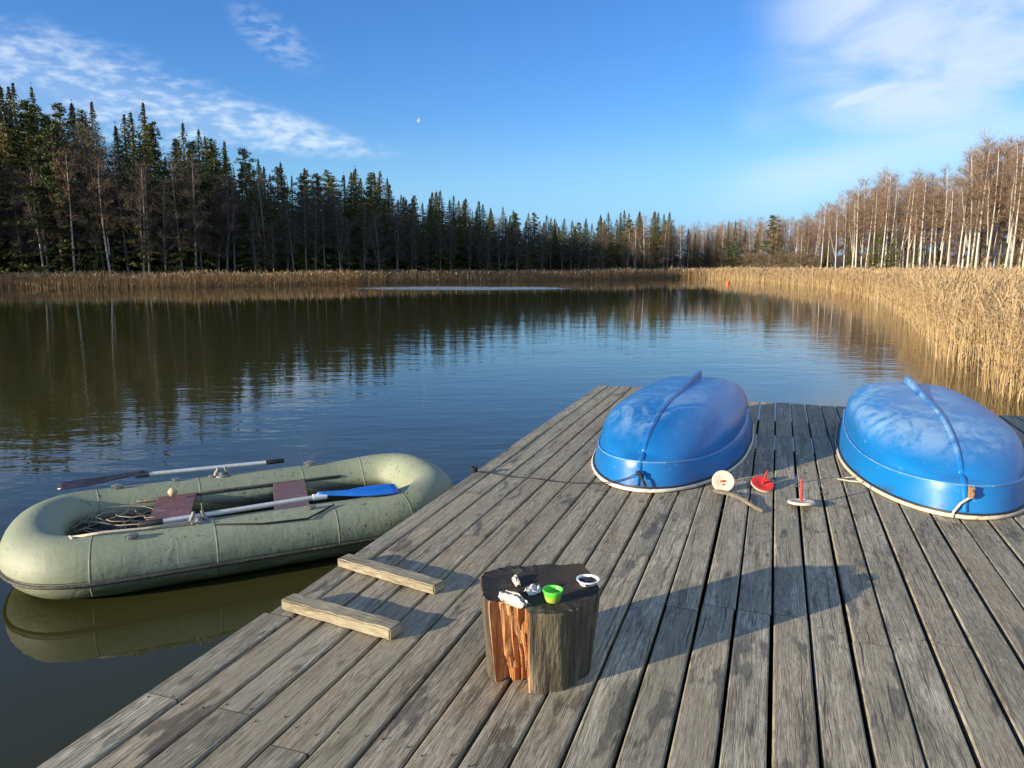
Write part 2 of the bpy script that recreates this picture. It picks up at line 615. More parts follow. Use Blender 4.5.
def _nc(self, x, y, z=0.0):
    nd = self.node('ShaderNodeCombineXYZ')
    self.put(nd.inputs[0], x)
    self.put(nd.inputs[1], y)
    self.put(nd.inputs[2], z)
    return nd.outputs[0]


NT.node_combine = _nc

M_DECK = mat_wood("weathered_deck", (0.385, 0.340, 0.238), (0.15, 0.128, 0.084), (0.63, 0.572, 0.43), (0.20, 0.184, 0.125))
M_BEAM = mat_wood("dock_beam", (0.14, 0.12, 0.09), (0.06, 0.05, 0.04), (0.2, 0.17, 0.13), (0.09, 0.09, 0.06), wet=False)
M_TIMBER = mat_wood("pale_timber", (0.40, 0.345, 0.23), (0.15, 0.115, 0.065), (0.56, 0.50, 0.37), (0.24, 0.205, 0.13), wet=False)
M_DRIFT = mat_wood("drift_wood", (0.15, 0.13, 0.095), (0.10, 0.09, 0.07), (0.40, 0.36, 0.27), (0.17, 0.16, 0.11), wet=False)


def mat_gelcoat(name, base, dark, chalk_amt, chalk_lo, seed):
    m, t, b = new_mat(name)
    co = coord(t)
    n = t.noise(co, 2.2, 4, 0.55)
    c = t.mix(n, base, dark)
    # chalky bloom where the bottom has weathered
    sz = t.node('ShaderNodeSeparateXYZ')
    t.put(sz.inputs[0], co)
    ch = t.noise(t.map(co, (3.4, 2.0, 3.0), loc=(seed, seed * 0.7, 0), rot=(0, 0, R_(35))), 1.0, 7, 0.66, 0.9)
    fine = t.noise(t.map(co, (16, 8, 12), loc=(seed, 0, 0)), 1.0, 5, 0.7, 0.5)
    ch = t.m('ADD', t.m('MULTIPLY', ch, 0.75), t.m('MULTIPLY', fine, 0.25))
    msk = t.m('MULTIPLY', t.ss(ch, chalk_lo, chalk_lo + 0.17), t.ss(sz.outputs[2], 0.25, 0.40))
    c = t.mix(t.m('MULTIPLY', msk, chalk_amt), c, (0.27, 0.45, 0.63))
    scr = t.noise(t.map(co, (55, 3.0, 30), loc=(seed, 1, 0), rot=(0, R_(20), R_(25))), 1.0, 4, 0.7, 0.6)
    c = t.mix(t.m('MULTIPLY', t.ss(scr, 0.66, 0.72), 0.4), c, (0.25, 0.40, 0.58))
    dul = t.noise(t.map(co, (4, 1.6, 6), loc=(seed, 5, 2)), 1.0, 5, 0.65)
    c = t.mix(t.m('MULTIPLY', t.ss(dul, 0.45, 0.7), 0.22), c, (0.03, 0.16, 0.38))
    # scuffs and grime low on the topsides
    gr = t.noise(t.map(co, (7, 7, 22), loc=(0, seed, 0)), 1.0, 6, 0.7)
    c = t.mix(t.m('MULTIPLY', t.ss(gr, 0.62, 0.75), 0.45), c, (0.33, 0.42, 0.52))
    gg = t.m('MULTIPLY', t.ss(t.noise(t.map(co, (5, 5, 9), loc=(seed, 3, 0)), 1.0, 5, 0.65), 0.5, 0.62), t.ss(sz.outputs[2], 0.07, 0.015))
    c = t.mix(t.m('MULTIPLY', gg, 0.75), c, (0.05, 0.055, 0.03))
    t.put(b.inputs['Base Color'], c)
    t.put(b.inputs['Roughness'], t.mixf(msk, t.mixf(dul, 0.22, 0.5), 0.6))
    b.inputs['Specular IOR Level'].default_value = 0.5
    b.inputs['Coat Weight'].default_value = 0.12
    b.inputs['Coat Roughness'].default_value = 0.2
    t.put(b.inputs['Normal'], t.bump(t.noise(co, 5, 3), 0.12, 0.02))
    return m


M_BLUE1 = mat_gelcoat("blue_gelcoat", (0.006, 0.165, 0.46), (0.004, 0.10, 0.31), 0.5, 0.46, 1.3)
M_BLUE2 = mat_gelcoat("chalked_blue_gelcoat", (0.006, 0.195, 0.51), (0.005, 0.125, 0.36), 0.72, 0.43, 4.1)
M_WORNBLUE = simple("worn_blue_edge", (0.10, 0.27, 0.55), 0.4, 0.5, 0.5, 7, dirt=(0.30, 0.45, 0.62))
M_RIM = simple("gunwale_white", (0.62, 0.58, 0.50), 0.5, 0.4, 0.2, 9, dirt=(0.30, 0.25, 0.18))
M_RIM2 = simple("gunwale_cream", (0.56, 0.50, 0.36), 0.5, 0.4, 0.2, 9, dirt=(0.26, 0.22, 0.13))
M_BLACK = simple("black_rubber", (0.02, 0.02, 0.022), 0.55, 0.4, 0.3, 20)
M_ROPE = simple("dark_cord", (0.03, 0.03, 0.03), 0.9, 0.1, 0.4, 60)
M_TWINE = simple("pale_twine", (0.50, 0.44, 0.34), 0.9, 0.1, 0.3, 60)
M_ENDGRAIN = simple("end_grain", (0.075, 0.062, 0.045), 0.9, 0.1, 0.4, 60)
M_NAIL = simple("nail_iron", (0.045, 0.035, 0.03), 0.6, 0.4, 0.4, 90)
M_LINE = simple("dirty_line", (0.26, 0.23, 0.18), 0.9, 0.1, 0.4, 50)
M_RUST = simple("rusty_iron", (0.30, 0.19, 0.10), 0.75, 0.4, 0.4, 25, dirt=(0.10, 0.05, 0.03))
M_ALU = simple("aluminium", (0.62, 0.62, 0.60), 0.38, 0.5, 0.12, 30, metal=0.35)
M_GREYP = simple("grey_plastic", (0.22, 0.22, 0.20), 0.5, 0.4, 0.2, 20)
M_OARBLUE = simple("blue_plastic", (0.012, 0.16, 0.60), 0.35, 0.5, 0.12, 14)
M_OARDARK = simple("dark_wet_plastic", (0.035, 0.035, 0.05), 0.3, 0.5, 0.3, 14)
M_BENCH = simple("maroon_board", (0.16, 0.075, 0.07), 0.5, 0.4, 0.22, 9, dirt=(0.25, 0.17, 0.15))
M_BENCH2 = simple("maroon_grey_board", (0.155, 0.09, 0.085), 0.55, 0.35, 0.22, 9, dirt=(0.2, 0.14, 0.13))
M_RED = simple("red_foam", (0.60, 0.035, 0.028), 0.55, 0.3, 0.1, 20)
M_CREAM = simple("cream_foam", (0.60, 0.52, 0.40), 0.7, 0.2, 0.1, 20)
M_WHITEP = simple("white_plastic", (0.78, 0.78, 0.76), 0.4, 0.4, 0.06, 20)
M_WORM = simple("dark_bait", (0.035, 0.03, 0.045), 0.6, 0.4, 0.5, 80, bump=0.8)
M_YELLOW = simple("yellow_bait", (0.55, 0.42, 0.06), 0.7, 0.3, 0.25, 60, bump=0.6)
M_CLOTH = simple("white_cloth", (0.50, 0.45, 0.385), 0.85, 0.2, 0.12, 18, dirt=(0.5, 0.42, 0.33))
M_PAPER = simple("paper", (0.58, 0.57, 0.55), 0.75, 0.25, 0.08, 18)
M_ORANGE = simple("orange_buoy", (0.75, 0.16, 0.03), 0.5, 0.4, 0.1, 10)
M_CORK = simple("pale_cork", (0.48, 0.38, 0.25), 0.8, 0.2, 0.25, 40)

m, t, b = new_mat("translucent_green_tub")
M_TUB = m
t.put(b.inputs['Base Color'], (0.13, 0.72, 0.09, 1))
b.inputs['Roughness'].default_value = 0.35
b.inputs['Transmission Weight'].default_value = 0.0
b.inputs['Subsurface Weight'].default_value = 0.0
sv = t.node('ShaderNodeSeparateXYZ')
t.put(sv.inputs[0], coord(t))
t.put(b.inputs['Base Color'], t.mix(t.ss(sv.outputs[2], 0.042, 0.024), (0.12, 0.66, 0.07), (0.40, 0.55, 0.06)))

# inflatable pvc
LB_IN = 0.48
m, t, b = new_mat("olive_pvc")
M_PVC = m
co = coord(t)
n = t.noise(co, 2.0, 5, 0.6)
c = t.mix(n, (0.19, 0.22, 0.145), (0.285, 0.315, 0.215))
sz = t.node('ShaderNodeSeparateXYZ')
t.put(sz.inputs[0], co)
spk = t.noise(t.map(co, (34, 34, 40)), 1.0, 3, 0.55)
spm = t.m('MULTIPLY', t.ss(spk, 0.62, 0.67), t.ss(t.noise(co, 2.6, 3), 0.40, 0.56))
c = t.mix(t.m('MULTIPLY', spm, 0.75), c, (0.05, 0.05, 0.035))
slime = t.noise(t.map(co, (2.5, 2.5, 14), rot=(0, R_(12), 0)), 1.0, 6, 0.7)
c = t.mix(t.m('MULTIPLY', t.m('MULTIPLY', t.ss(slime, 0.42, 0.6), t.ss(sz.outputs[2], 0.19, 0.08)), 0.7), c, (0.075, 0.115, 0.035))
inner_shade = t.m('MULTIPLY', t.m('MULTIPLY', t.ss(t.m('ABSOLUTE', sz.outputs[1]), LB_IN, LB_IN - 0.05), t.ss(t.m('ABSOLUTE', sz.outputs[0]), 1.32, 1.25)), t.ss(t.m('ADD', sz.outputs[2], t.m('MULTIPLY', n, 0.12)), 0.36, 0.28))  # shade inside the boat, put into the colour of the lower inner walls
c = t.mix(t.m('MULTIPLY', inner_shade, 0.85), c, (0.022, 0.024, 0.014))
fade = t.noise(t.map(co, (1.2, 1.2, 3), loc=(4, 1, 0)), 1.0, 4, 0.6)
c = t.mix(t.ss(fade, 0.5, 0.7, 0.0, 0.45), c, (0.37, 0.38, 0.30))
t.put(b.inputs['Base Color'], c)
b.inputs['Roughness'].default_value = 0.58
b.inputs['Specular IOR Level'].default_value = 0.3
wr = t.noise(t.map(co, (3, 3, 11)), 1.0, 4, 0.6, 0.4)
wr2 = t.noise(t.map(co, (9, 9, 2.5), loc=(1, 2, 3)), 1.0, 4, 0.6, 1.2)
t.put(b.inputs['Normal'], t.bump(t.m('ADD', wr, t.m('MULTIPLY', wr2, 0.5)), 0.35, 0.02))
M_PVCFLOOR = simple("dark_pvc_floor", (0.025, 0.027, 0.016), 0.35, 0.5, 0.4, 5)  # near-black floor: the boat's inner shade is in its colour
M_SEAM = simple("pvc_seam", (0.185, 0.205, 0.13), 0.6, 0.3, 0.3, 20)
M_STRAKE = simple("rub_strake", (0.06, 0.055, 0.045), 0.6, 0.3, 0.4, 22, dirt=(0.22, 0.22, 0.16))

# stump
m, t, b = new_mat("stump_side")
M_STUMP = m
co = coord(t)
g = t.noise(t.map(co, (26, 26, 2.2)), 1.0, 6, 0.65, 0.3)
g2 = t.noise(t.map(co, (70, 70, 5)), 1.0, 4, 0.65)
bl = t.noise(t.map(co, (5, 5, 3)), 1.0, 4, 0.6)
c = t.ramp(g, [(0.33, (0.03, 0.024, 0.016)), (0.5, (0.125, 0.098, 0.062)), (0.68, (0.25, 0.205, 0.14))])
c = t.mix(t.ss(bl, 0.45, 0.62, 0.0, 0.7), c, (0.075, 0.068, 0.038))
g3 = t.noise(t.map(co, (13, 13, 0.9), loc=(3, 1, 0)), 1.0, 4, 0.6, 0.4)
c = t.mix(t.ss(g2, 0.54, 0.64, 0.0, 0.75), c, (0.04, 0.03, 0.022))
c = t.mix(t.ss(g3, 0.52, 0.60, 0.0, 0.8), c, (0.035, 0.028, 0.018))
t.put(b.inputs['Base Color'], c)
b.inputs['Roughness'].default_value = 0.8
t.put(b.inputs['Normal'], t.bump(t.m('SUBTRACT', t.m('ADD', g, t.m('MULTIPLY', g2, 0.5)), t.m('MULTIPLY', g3, 0.8)), 1.0, 0.022))
m, t, b = new_mat("split_wood")
M_SPLIT = m
co = coord(t)
g = t.noise(t.map(co, (42, 42, 3.0)), 1.0, 6, 0.65, 0.5)
bl = t.noise(t.map(co, (9, 9, 6), loc=(2, 0, 0)), 1.0, 5, 0.65)
c = t.ramp(g, [(0.32, (0.10, 0.04, 0.014)), (0.47, (0.42, 0.20, 0.075)), (0.64, (0.64, 0.39, 0.19))])
c = t.mix(t.ss(bl, 0.52, 0.64, 0.0, 0.7), c, (0.36, 0.12, 0.03))
t.put(b.inputs['Base Color'], c)
b.inputs['Roughness'].default_value = 0.75
t.put(b.inputs['Normal'], t.bump(t.m('ADD', g, bl), 1.0, 0.015))
m, t, b = new_mat("stump_top")
M_STOP = m
co = coord(t)
sv = t.node('ShaderNodeSeparateXYZ')
t.put(sv.inputs[0], co)
rad = t.m('SQRT', t.m('ADD', t.m('MULTIPLY', sv.outputs[0], sv.outputs[0]), t.m('MULTIPLY', sv.outputs[1], sv.outputs[1])))
rings = t.m('SINE', t.m('MULTIPLY', t.m('ADD', rad, t.m('MULTIPLY', t.noise(co, 7, 3), 0.03)), 420))
n = t.noise(co, 9, 5, 0.65)
c = t.mix(n, (0.016, 0.014, 0.012), (0.07, 0.06, 0.048))
c = t.mix(t.m('MULTIPLY', t.ss(rings, 0.2, 1.0), 0.08), c, (0.075, 0.065, 0.052))
c = t.mix(t.ss(t.noise(co, 6, 4, 0.6, 0.4), 0.56, 0.68, 0.0, 0.6), c, (0.16, 0.14, 0.09))
t.put(b.inputs['Base Color'], c)
b.inputs['Roughness'].default_value = 0.8
b.inputs['Specular IOR Level'].default_value = 0.15
t.put(b.inputs['Normal'], t.bump(t.m('ADD', n, t.m('MULTIPLY', rings, 0.03)), 0.6, 0.006))

# ------------------------------------------------------------------ the setting: terrain and lake
LAKE = np.array([(-90, -120), (-84, -20), (-74, 30), (-64, 58), (-43, 67), (-30, 68), (-21.5, 74), (-12, 84.5), (-1, 91), (10.5, 98.5), (19, 110),
                 (30, 118), (36, 110), (40, 100), (46, 88), (50, 76), (52, 60), (50, 40), (44, 20), (38, 0), (30, -40), (26, -120)], float)


def seg_dist(P, A, B):
    d = B - A
    tt = np.clip(((P - A) @ d) / (d @ d), 0, 1)
    return np.linalg.norm(P - (A + tt[:, None] * d), axis=1)


def inside(P, poly):
    r = np.zeros(len(P), bool)
    n = len(poly)
    j = n - 1
    for i in range(n):
        xi, yi = poly[i]
        xj, yj = poly[j]
        c = ((yi > P[:, 1]) != (yj > P[:, 1])) & (P[:, 0] < (xj - xi) * (P[:, 1] - yi) / (yj - yi + 1e-12) + xi)
        r ^= c
        j = i
    return r


def shore(P):
    P = np.atleast_2d(np.asarray(P, float))[:, :2]
    d = np.full(len(P), 1e9)
    for i in range(len(LAKE)):
        d = np.minimum(d, seg_dist(P, LAKE[i], LAKE[(i + 1) % len(LAKE)]))
    return np.where(inside(P, LAKE), -d, d)


def sstep(x, a, b):
    q = np.clip((x - a) / (b - a), 0, 1)
    return q * q * (3 - 2 * q)


def height(P):
    P = np.atleast_2d(np.asarray(P, float))[:, :2]
    s = shore(P)
    x, y = P[:, 0], P[:, 1]
    h = np.where(s < 0, WATER - 1.3 * (1 - np.exp(np.minimum(s, 0) / 4.0)), WATER + 0.75 * (1 - np.exp(-np.maximum(s, 0) / 4.0)))
    # the western shore climbs into a wooded ridge
    west = sstep(-x + 0.35 * y * 0, 12, 70)
    h += np.where(s > 0, 1, 0) * (west * 13.0 * sstep(s, 3, 42) + 0.022 * np.clip(s - 4, 0, 160))
    h += np.where(s > 2, 0.22 * np.sin(x * 0.31 + 1.1) * np.cos(y * 0.27), 0)
    return h


def hz(x, y):
    return float(height([(x, y)])[0])


def axis(lo, hi, step, far):
    a = np.arange(lo, hi + step, step)
    out, s = [], step
    q = hi + step
    while q < far:
        s *= 1.45
        q += s
        out.append(q)
    neg, s, q = [], step, lo
    while q > -far:
        s *= 1.45
        q -= s
        neg.append(q)
    return np.concatenate([np.array(neg[::-1]), a, np.array(out)])


gx = axis(-110, 110, 2.2, 5000)
gy = axis(-60, 170, 2.2, 5000)
GX, GY = np.meshgrid(gx, gy, indexing='ij')
PP = np.stack([GX.ravel(), GY.ravel()], 1)
HH = height(PP)
nx, ny = len(gx), len(gy)
idx = np.arange(nx * ny).reshape(nx, ny)
Fq = np.stack([idx[:-1, :-1].ravel(), idx[1:, :-1].ravel(), idx[1:, 1:].ravel(), idx[:-1, 1:].ravel()], 1)
ground = link("ground", np_mesh("ground", np.column_stack([PP, HH]), Fq, [M_GROUND], smooth=True))
tag(ground, None, None, kind="structure")
wme = bpy.data.meshes.new("lake_water")
wme.from_pydata([(-95, -125, WATER), (60, -125, WATER), (60, 125, WATER), (-95, 125, WATER)], [], [(0, 1, 2, 3)])
water = link("lake_water", wme, M_WATER)
tag(water, None, None, kind="structure")

# ------------------------------------------------------------------ reeds
FRONT = np.array([(-64, 50), (-41, 62), (-29.6, 63.2), (-21.4, 68.6), (-11.3, 78.5), (-1.3, 84.6), (10.4, 91.6), (20.5, 101)]
                 + [tuple(gp(u_, v_, WATER)[:2]) for (u_, v_) in ((706, 278.5), (740, 280.5), (780, 283.5), (830, 289), (862, 297), (890, 309), (912, 327), (932, 356), (955, 378), (1000, 400), (1024, 415))]
                 + [(7.9, 7.0), (8.6, 3.0)], float)
BACKR = np.array([(46, 3), (50, 40), (52, 62), (50, 78), (46, 90), (40, 102), (35, 112), (29, 119), (18, 110), (9.5, 99.5), (-2, 92), (-13, 85.5),
                  (-22, 75), (-30.5, 69.5), (-43.5, 68.5), (-65, 59.5)], float)
REEDPOLY = np.concatenate([FRONT, BACKR])


def front_dist(P):
    d = np.full(len(P), 1e9)
    for i in range(len(FRONT) - 1):
        d = np.minimum(d, seg_dist(P, FRONT[i], FRONT[i + 1]))
    return d


def reed_mesh(P, hh, wid, nleaf):
    """P (n,2), height and stem width per reed -> quads"""
    n = len(P)
    z0 = np.minimum(np.maximum(height(P), WATER - 0.35), 3.0)
    base = np.column_stack([P, z0])
    top = np.maximum(WATER + hh, z0 + 0.4)
    lean = rng.normal(0, 0.10, (n, 2)) * rng.choice([1.0, 2.6, 6.5], (n, 1), p=[0.84, 0.11, 0.05]) + np.array([0.05, -0.02])
    ht = top - z0
    tip = base + np.column_stack([lean * ht[:, None], ht])
    mid = base * 0.45 + tip * 0.55 - np.column_stack([lean * ht[:, None] * 0.18, np.zeros(n)])
    parts = []
    # stems: three-sided
    a0 = rng.uniform(0, 2 * PI, n)
    rings = []
    for q, w in ((base, 1.0), (mid, 0.8), (tip, 0.3)):
        for k in range(3):
            a = a0 + k * 2 * PI / 3
            rings.append(q + np.column_stack([np.cos(a), np.sin(a), np.zeros(n)]) * (wid * w)[:, None])
    V = np.stack(rings, 1).reshape(-1, 3)
    o = np.arange(n)[:, None] * 9
    fs = []
    for s in range(2):
        for k in range(3):
            k2 = (k + 1) % 3
            fs.append(o + np.array([[s * 3 + k, s * 3 + k2, s * 3 + 3 + k2, s * 3 + 3 + k]]))
    parts.append((V, np.concatenate(fs), 0))
    # leaves: two-segment bent blades
    for L in range(nleaf):
        f = rng.uniform(0.35, 0.95, n)[:, None]
        p = base * (1 - f) + tip * f
        a = rng.uniform(0, 2 * PI, n)
        dd = np.column_stack([np.cos(a), np.sin(a), np.zeros(n)])
        ln = rng.uniform(0.18, 0.42, n)[:, None]
        rise = rng.uniform(-0.1, 0.9, n)[:, None]
        q1 = p + unit(dd + np.array([0, 0, 1]) * (rise + 0.5)) * ln * 0.55
        q2 = q1 + unit(dd + np.array([0, 0, 1]) * (rise - 0.7)) * ln * 0.5
        w = np.column_stack([-np.sin(a), np.cos(a), rng.normal(0, 0.3, n)]) * (wid * rng.uniform(0.8, 1.5, n))[:, None]
        V = np.stack([p - w * 0.4, p + w * 0.4, q1 + w, q1 - w, q2 + w * 0.15, q2 - w * 0.15], 1).reshape(-1, 3)
        o = np.arange(n)[:, None] * 6
        parts.append((V, np.concatenate([o + np.array([[0, 1, 2, 3]]), o + np.array([[3, 2, 4, 5]])]), 0))
    # plumes on about half of them
    sel = np.where(rng.uniform(0, 1, n) < 0.5)[0]
    for k in range(2):
        t_ = tip[sel]
        a = rng.uniform(0, 2 * PI, len(sel))
        u = np.column_stack([np.cos(a) * 0.3 + lean[sel, 0] * 2, np.sin(a) * 0.3 + lean[sel, 1] * 2, np.ones(len(sel)) * 0.8])
        ln = rng.uniform(0.07, 0.13, len(sel))[:, None]
        b2 = a + k * PI / 2
        w = np.column_stack([np.cos(b2), np.sin(b2), np.zeros(len(sel))]) * (np.maximum(wid[sel], 0.006) * 2.6)[:, None]
        V, Fq = quads_from(t_ + unit(u) * ln * 0.6, unit(u) * ln, w)
        parts.append((V, Fq, 1))
    return cat(parts)


def sample_poly(poly, n, keep):
    lo, hi = poly.min(0), poly.max(0)
    out = []
    got = 0
    while got < n:
        P = rng.uniform(lo, hi, (n * 4, 2))
        P = P[inside(P, poly)]
        P = P[keep(P)]
        out.append(P)
        got += len(P)
    return np.concatenate(out)[:n]


PX = lambda P: P[:, 0] / np.maximum(P[:, 1], 1)
parts = []
# near bed (denser towards the water's edge so that single stems read)
clump = lambda P, s: np.array([mnoise.noise(Vector((p[0] * s, p[1] * s, 0.3))) for p in P])
def keepA(P):
    fd = front_dist(P)
    return (P[:, 1] < 34) & (P[:, 1] > 5) & (PX(P) < 0.95) & (fd < 14) & (rng.uniform(0, 1, len(P)) < np.exp(-fd / 7.0)) & (clump(P, 0.8) + rng.uniform(-0.35, 0.55, len(P)) > -0.12 + 0.55 * np.exp(-fd / 1.2))
PA = sample_poly(REEDPOLY, 11500, keepA)
parts.append(reed_mesh(PA, rng.normal(1.45, 0.17, len(PA)) * (1 + 0.22 * clump(PA, 0.35)), np.full(len(PA), 0.0048) * rng.uniform(0.7, 1.3, len(PA)), 4))
def keepB(P):
    fd = front_dist(P)
    return (P[:, 0] > 9) & (P[:, 1] < 118) & (P[:, 1] > 9) & (PX(P) < 0.85) & (rng.uniform(0, 1, len(P)) < 0.25 + 0.75 * np.exp(-fd / 6.0)) & ~((P[:, 0] < 20.5) & (P[:, 1] > 90))
PB = sample_poly(REEDPOLY, 19000, keepB)
parts.append(reed_mesh(PB, rng.normal(1.0, 0.11, len(PB)) * np.interp(PB[:, 1], [15, 60, 105], [1.45, 1.28, 1.08]) * (1 + 0.2 * clump(PB, 0.22)), 0.005 + 0.00012 * PB[:, 1] * rng.uniform(0.7, 1.3, len(PB)), 3))
V, Fq, MI = cat([(p[0], p[1], 0) for p in parts])
MI = np.concatenate([p[2] for p in parts])
rb = link("reeds", np_mesh("reeds", V, Fq, [M_REED, M_PLUME], MI))
tag(rb, "sunlit golden reed bed standing in the water along the birch shore", "reeds", kind="stuff")
def keepC(P):
    return (P[:, 0] < 24) & (P[:, 1] > 48)
PC = sample_poly(REEDPOLY, 17000, keepC)
V, Fq, MI = reed_mesh(PC, rng.normal(0.98, 0.11, len(PC)) * (1 + 0.25 * clump(PC, 0.2)), np.full(len(PC), 0.013) * rng.uniform(0.7, 1.3, len(PC)), 2)
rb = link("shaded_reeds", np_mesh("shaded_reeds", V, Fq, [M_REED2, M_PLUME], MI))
tag(rb, "brown reed belt in shade at the foot of the dark conifer wood", "reeds", kind="stuff")


# ------------------------------------------------------------------ trees
def np_tube(path, rad, n=6):
    path = np.asarray(path, float)
    k = len(path)
    d = np.gradient(path, axis=0)
    d = unit(d)
    ref = np.where(np.abs(d[:, 2:3]) < 0.9, np.array([[0, 0, 1.0]]), np.array([[1.0, 0, 0]]))
    x = unit(np.cross(d, ref))
    y = np.cross(x, d)
    a = np.arange(n) * 2 * PI / n
    V = path[:, None] + (x[:, None] * np.cos(a)[None, :, None] + y[:, None] * np.sin(a)[None, :, None]) * np.asarray(rad)[:, None, None]
    fs = []
    for i in range(k - 1):
        for j in range(n):
            j2 = (j + 1) % n
            fs.append((i * n + j, i * n + j2, (i + 1) * n + j2, (i + 1) * n + j))
    return V.reshape(-1, 3), np.array(fs)


def trunk_mesh(name, H, r0, mat, bend=0.02, n=7, topf=1.0, branches=()):
    k = 9
    zz = np.linspace(0, H * topf, k)
    ph = rng.uniform(0, 6)
    path = np.column_stack([np.sin(zz / H * 2.5 + ph) * H * bend, np.cos(zz / H * 2.1 + ph) * H * bend, zz - 0.15])
    path[:, :2] -= path[0, :2]
    r = r0 * (1 - 0.88 * (zz / (H * topf))) + 0.012
    r[0] *= 1.3
    parts = [(*np_tube(path, r, n), 0)]
    for bp, br in branches:
        parts.append((*np_tube(bp, br, 4), 0 if (len(bp) == 8 or mat is M_PINEBARK) else 1))
    V, Fq, MI = cat(parts)
    return np_mesh(name, V, Fq, [mat, M_LIMB], MI, smooth=True), path, zz


def spruce(i, H, Rm, base=0.05, dens=1.0):
    """unit: metres"""
    me_t, path, zz = trunk_mesh("trunk", H, 0.011 * H + 0.02, M_SPRUCEBARK, 0.004)
    P, U, Wd = [], [], []
    z = H * base
    lop = rng.uniform(0, 2 * PI)
    while z < H * 0.995:
        f = (z - H * base) / (H * (1 - base))
        Rz = 1.45 * Rm * (1 - f) ** 1.05 * (0.8 + 0.35 * rng.uniform()) * (0.6 + 0.4 * min(1, f * 6)) + 0.05
        nb = int(5 + rng.integers(0, 4))
        a0 = rng.uniform(0, 2 * PI)
        for kbr in range(nb):
            a = a0 + kbr * 2 * PI / nb + rng.normal(0, 0.25)
            L = Rz * rng.uniform(0.6, 1.12) * (1 + 0.18 * math.cos(a - lop))
            if rng.uniform() < 0.06:
                continue
            m_ = max(7, int(L * 14 * dens))
            s = rng.uniform(0.12, 1.0, m_) ** 0.8
            droop = -0.30 * (1 - f) * s ** 1.4 * L + 0.18 * f * s * L + 0.10 * np.maximum(s - 0.7, 0) * L
            lat = rng.normal(0, 0.16, m_) * L * (1 - 0.5 * s) * 0.8
            px = np.cos(a) * s * L - np.sin(a) * lat
            py = np.sin(a) * s * L + np.cos(a) * lat
            pz = z + droop + rng.normal(0, 0.05, m_)
            P.append(np.column_stack([px, py, pz]))
            ln = rng.uniform(0.10, 0.22, m_) * (0.42 + 0.75 * (1 - f))
            hang = rng.uniform(-0.9, 0.1, m_)
            ang = a + rng.normal(0, 0.6, m_)
            u = unit(np.column_stack([np.cos(ang), np.sin(ang), hang]))
            U.append(u * ln[:, None])
            w = unit(np.cross(u, rng.normal(0, 1, (m_, 3)) + np.array([0, 0, 1.2])))
            Wd.append(w * (ln * rng.uniform(0.35, 0.6, m_))[:, None])
        z += (0.17 + 0.30 * (1 - f)) * rng.uniform(0.8, 1.2) / max(dens, 0.5)
    # leader
    mtop = 10
    P.append(np.column_stack([rng.normal(0, 0.02, mtop), rng.normal(0, 0.02, mtop), H * 0.985 + rng.uniform(-0.4, 0.5, mtop)]))
    U.append(unit(rng.normal(0, 0.35, (mtop, 3)) + np.array([0, 0, 1.0])) * 0.1)
    Wd.append(rng.normal(0, 0.016, (mtop, 3)))
    V, Fq = quads_from(np.concatenate(P), np.concatenate(U), np.concatenate(Wd))
    return me_t, np_mesh("crown", V, Fq, [M_SPRUCE]), H


def branch_path(p0, a, L, rise, droop=0.0, k=5):
    s = np.linspace(0, 1, k)
    wob = rng.normal(0, 0.04 * L, (k, 3)) * s[:, None]
    x = np.cos(a) * s * L
    y = np.sin(a) * s * L
    z = rise * L * s - droop * L * s ** 2
    return np.asarray(p0) + np.column_stack([x, y, z]) + wob


def pine(i, H, Rm, base=0.45):
    br, P, U, Wd = [], [], [], []
    nb = 34
    for kbr in range(nb):
        f = base + (0.98 - base) * (kbr + rng.uniform(0, 0.8)) / nb
        g = (f - base) / (1 - base)
        L = Rm * (0.55 + 0.6 * math.sin(PI * min(1, 0.25 + g * 0.75))) * (1.02 - g * 0.75) * rng.uniform(0.6, 1.15)
        a = kbr * 2.4 + rng.normal(0, 0.3)
        bp = branch_path((0, 0, f * H), a, L, rng.uniform(0.05, 0.5), 0.15)
        br.append((bp, np.linspace(0.045, 0.012, len(bp))))
        ncl = int(3 + L * 2.2)
        for c in range(ncl):
            s = rng.uniform(0.35, 1.05)
            cc = bp[0] + (bp[-1] - bp[0]) * s + rng.normal(0, 0.16, 3)
            m_ = 30
            rr = rng.uniform(0.2, 0.42)
            dv = unit(rng.normal(0, 1, (m_, 3)))
            p = cc + dv * np.array([1, 1, 0.55]) * (rr * rng.uniform(0.3, 1, m_) ** 0.5)[:, None]
            u = unit(dv + np.array([0, 0, 0.5]))
            ln = rng.uniform(0.06, 0.13, m_)
            P.append(p)
            U.append(u * ln[:, None])
            Wd.append(unit(np.cross(u, rng.normal(0, 1, (m_, 3)))) * (ln * 0.4)[:, None])
    for kbr in range(6):           # dead lower branches
        f = rng.uniform(0.2, base)
        bp = branch_path((0, 0, f * H), rng.uniform(0, 6.3), rng.uniform(0.5, 1.1), rng.uniform(-0.1, 0.3))
        br.append((bp, np.linspace(0.025, 0.006, len(bp))))
    me_t, path, zz = trunk_mesh("trunk", H, 0.013 * H + 0.02, M_PINEBARK, 0.008, branches=br)
    V, Fq = quads_from(np.concatenate(P), np.concatenate(U), np.concatenate(Wd))
    return me_t, np_mesh("crown", V, Fq, [M_PINE]), H


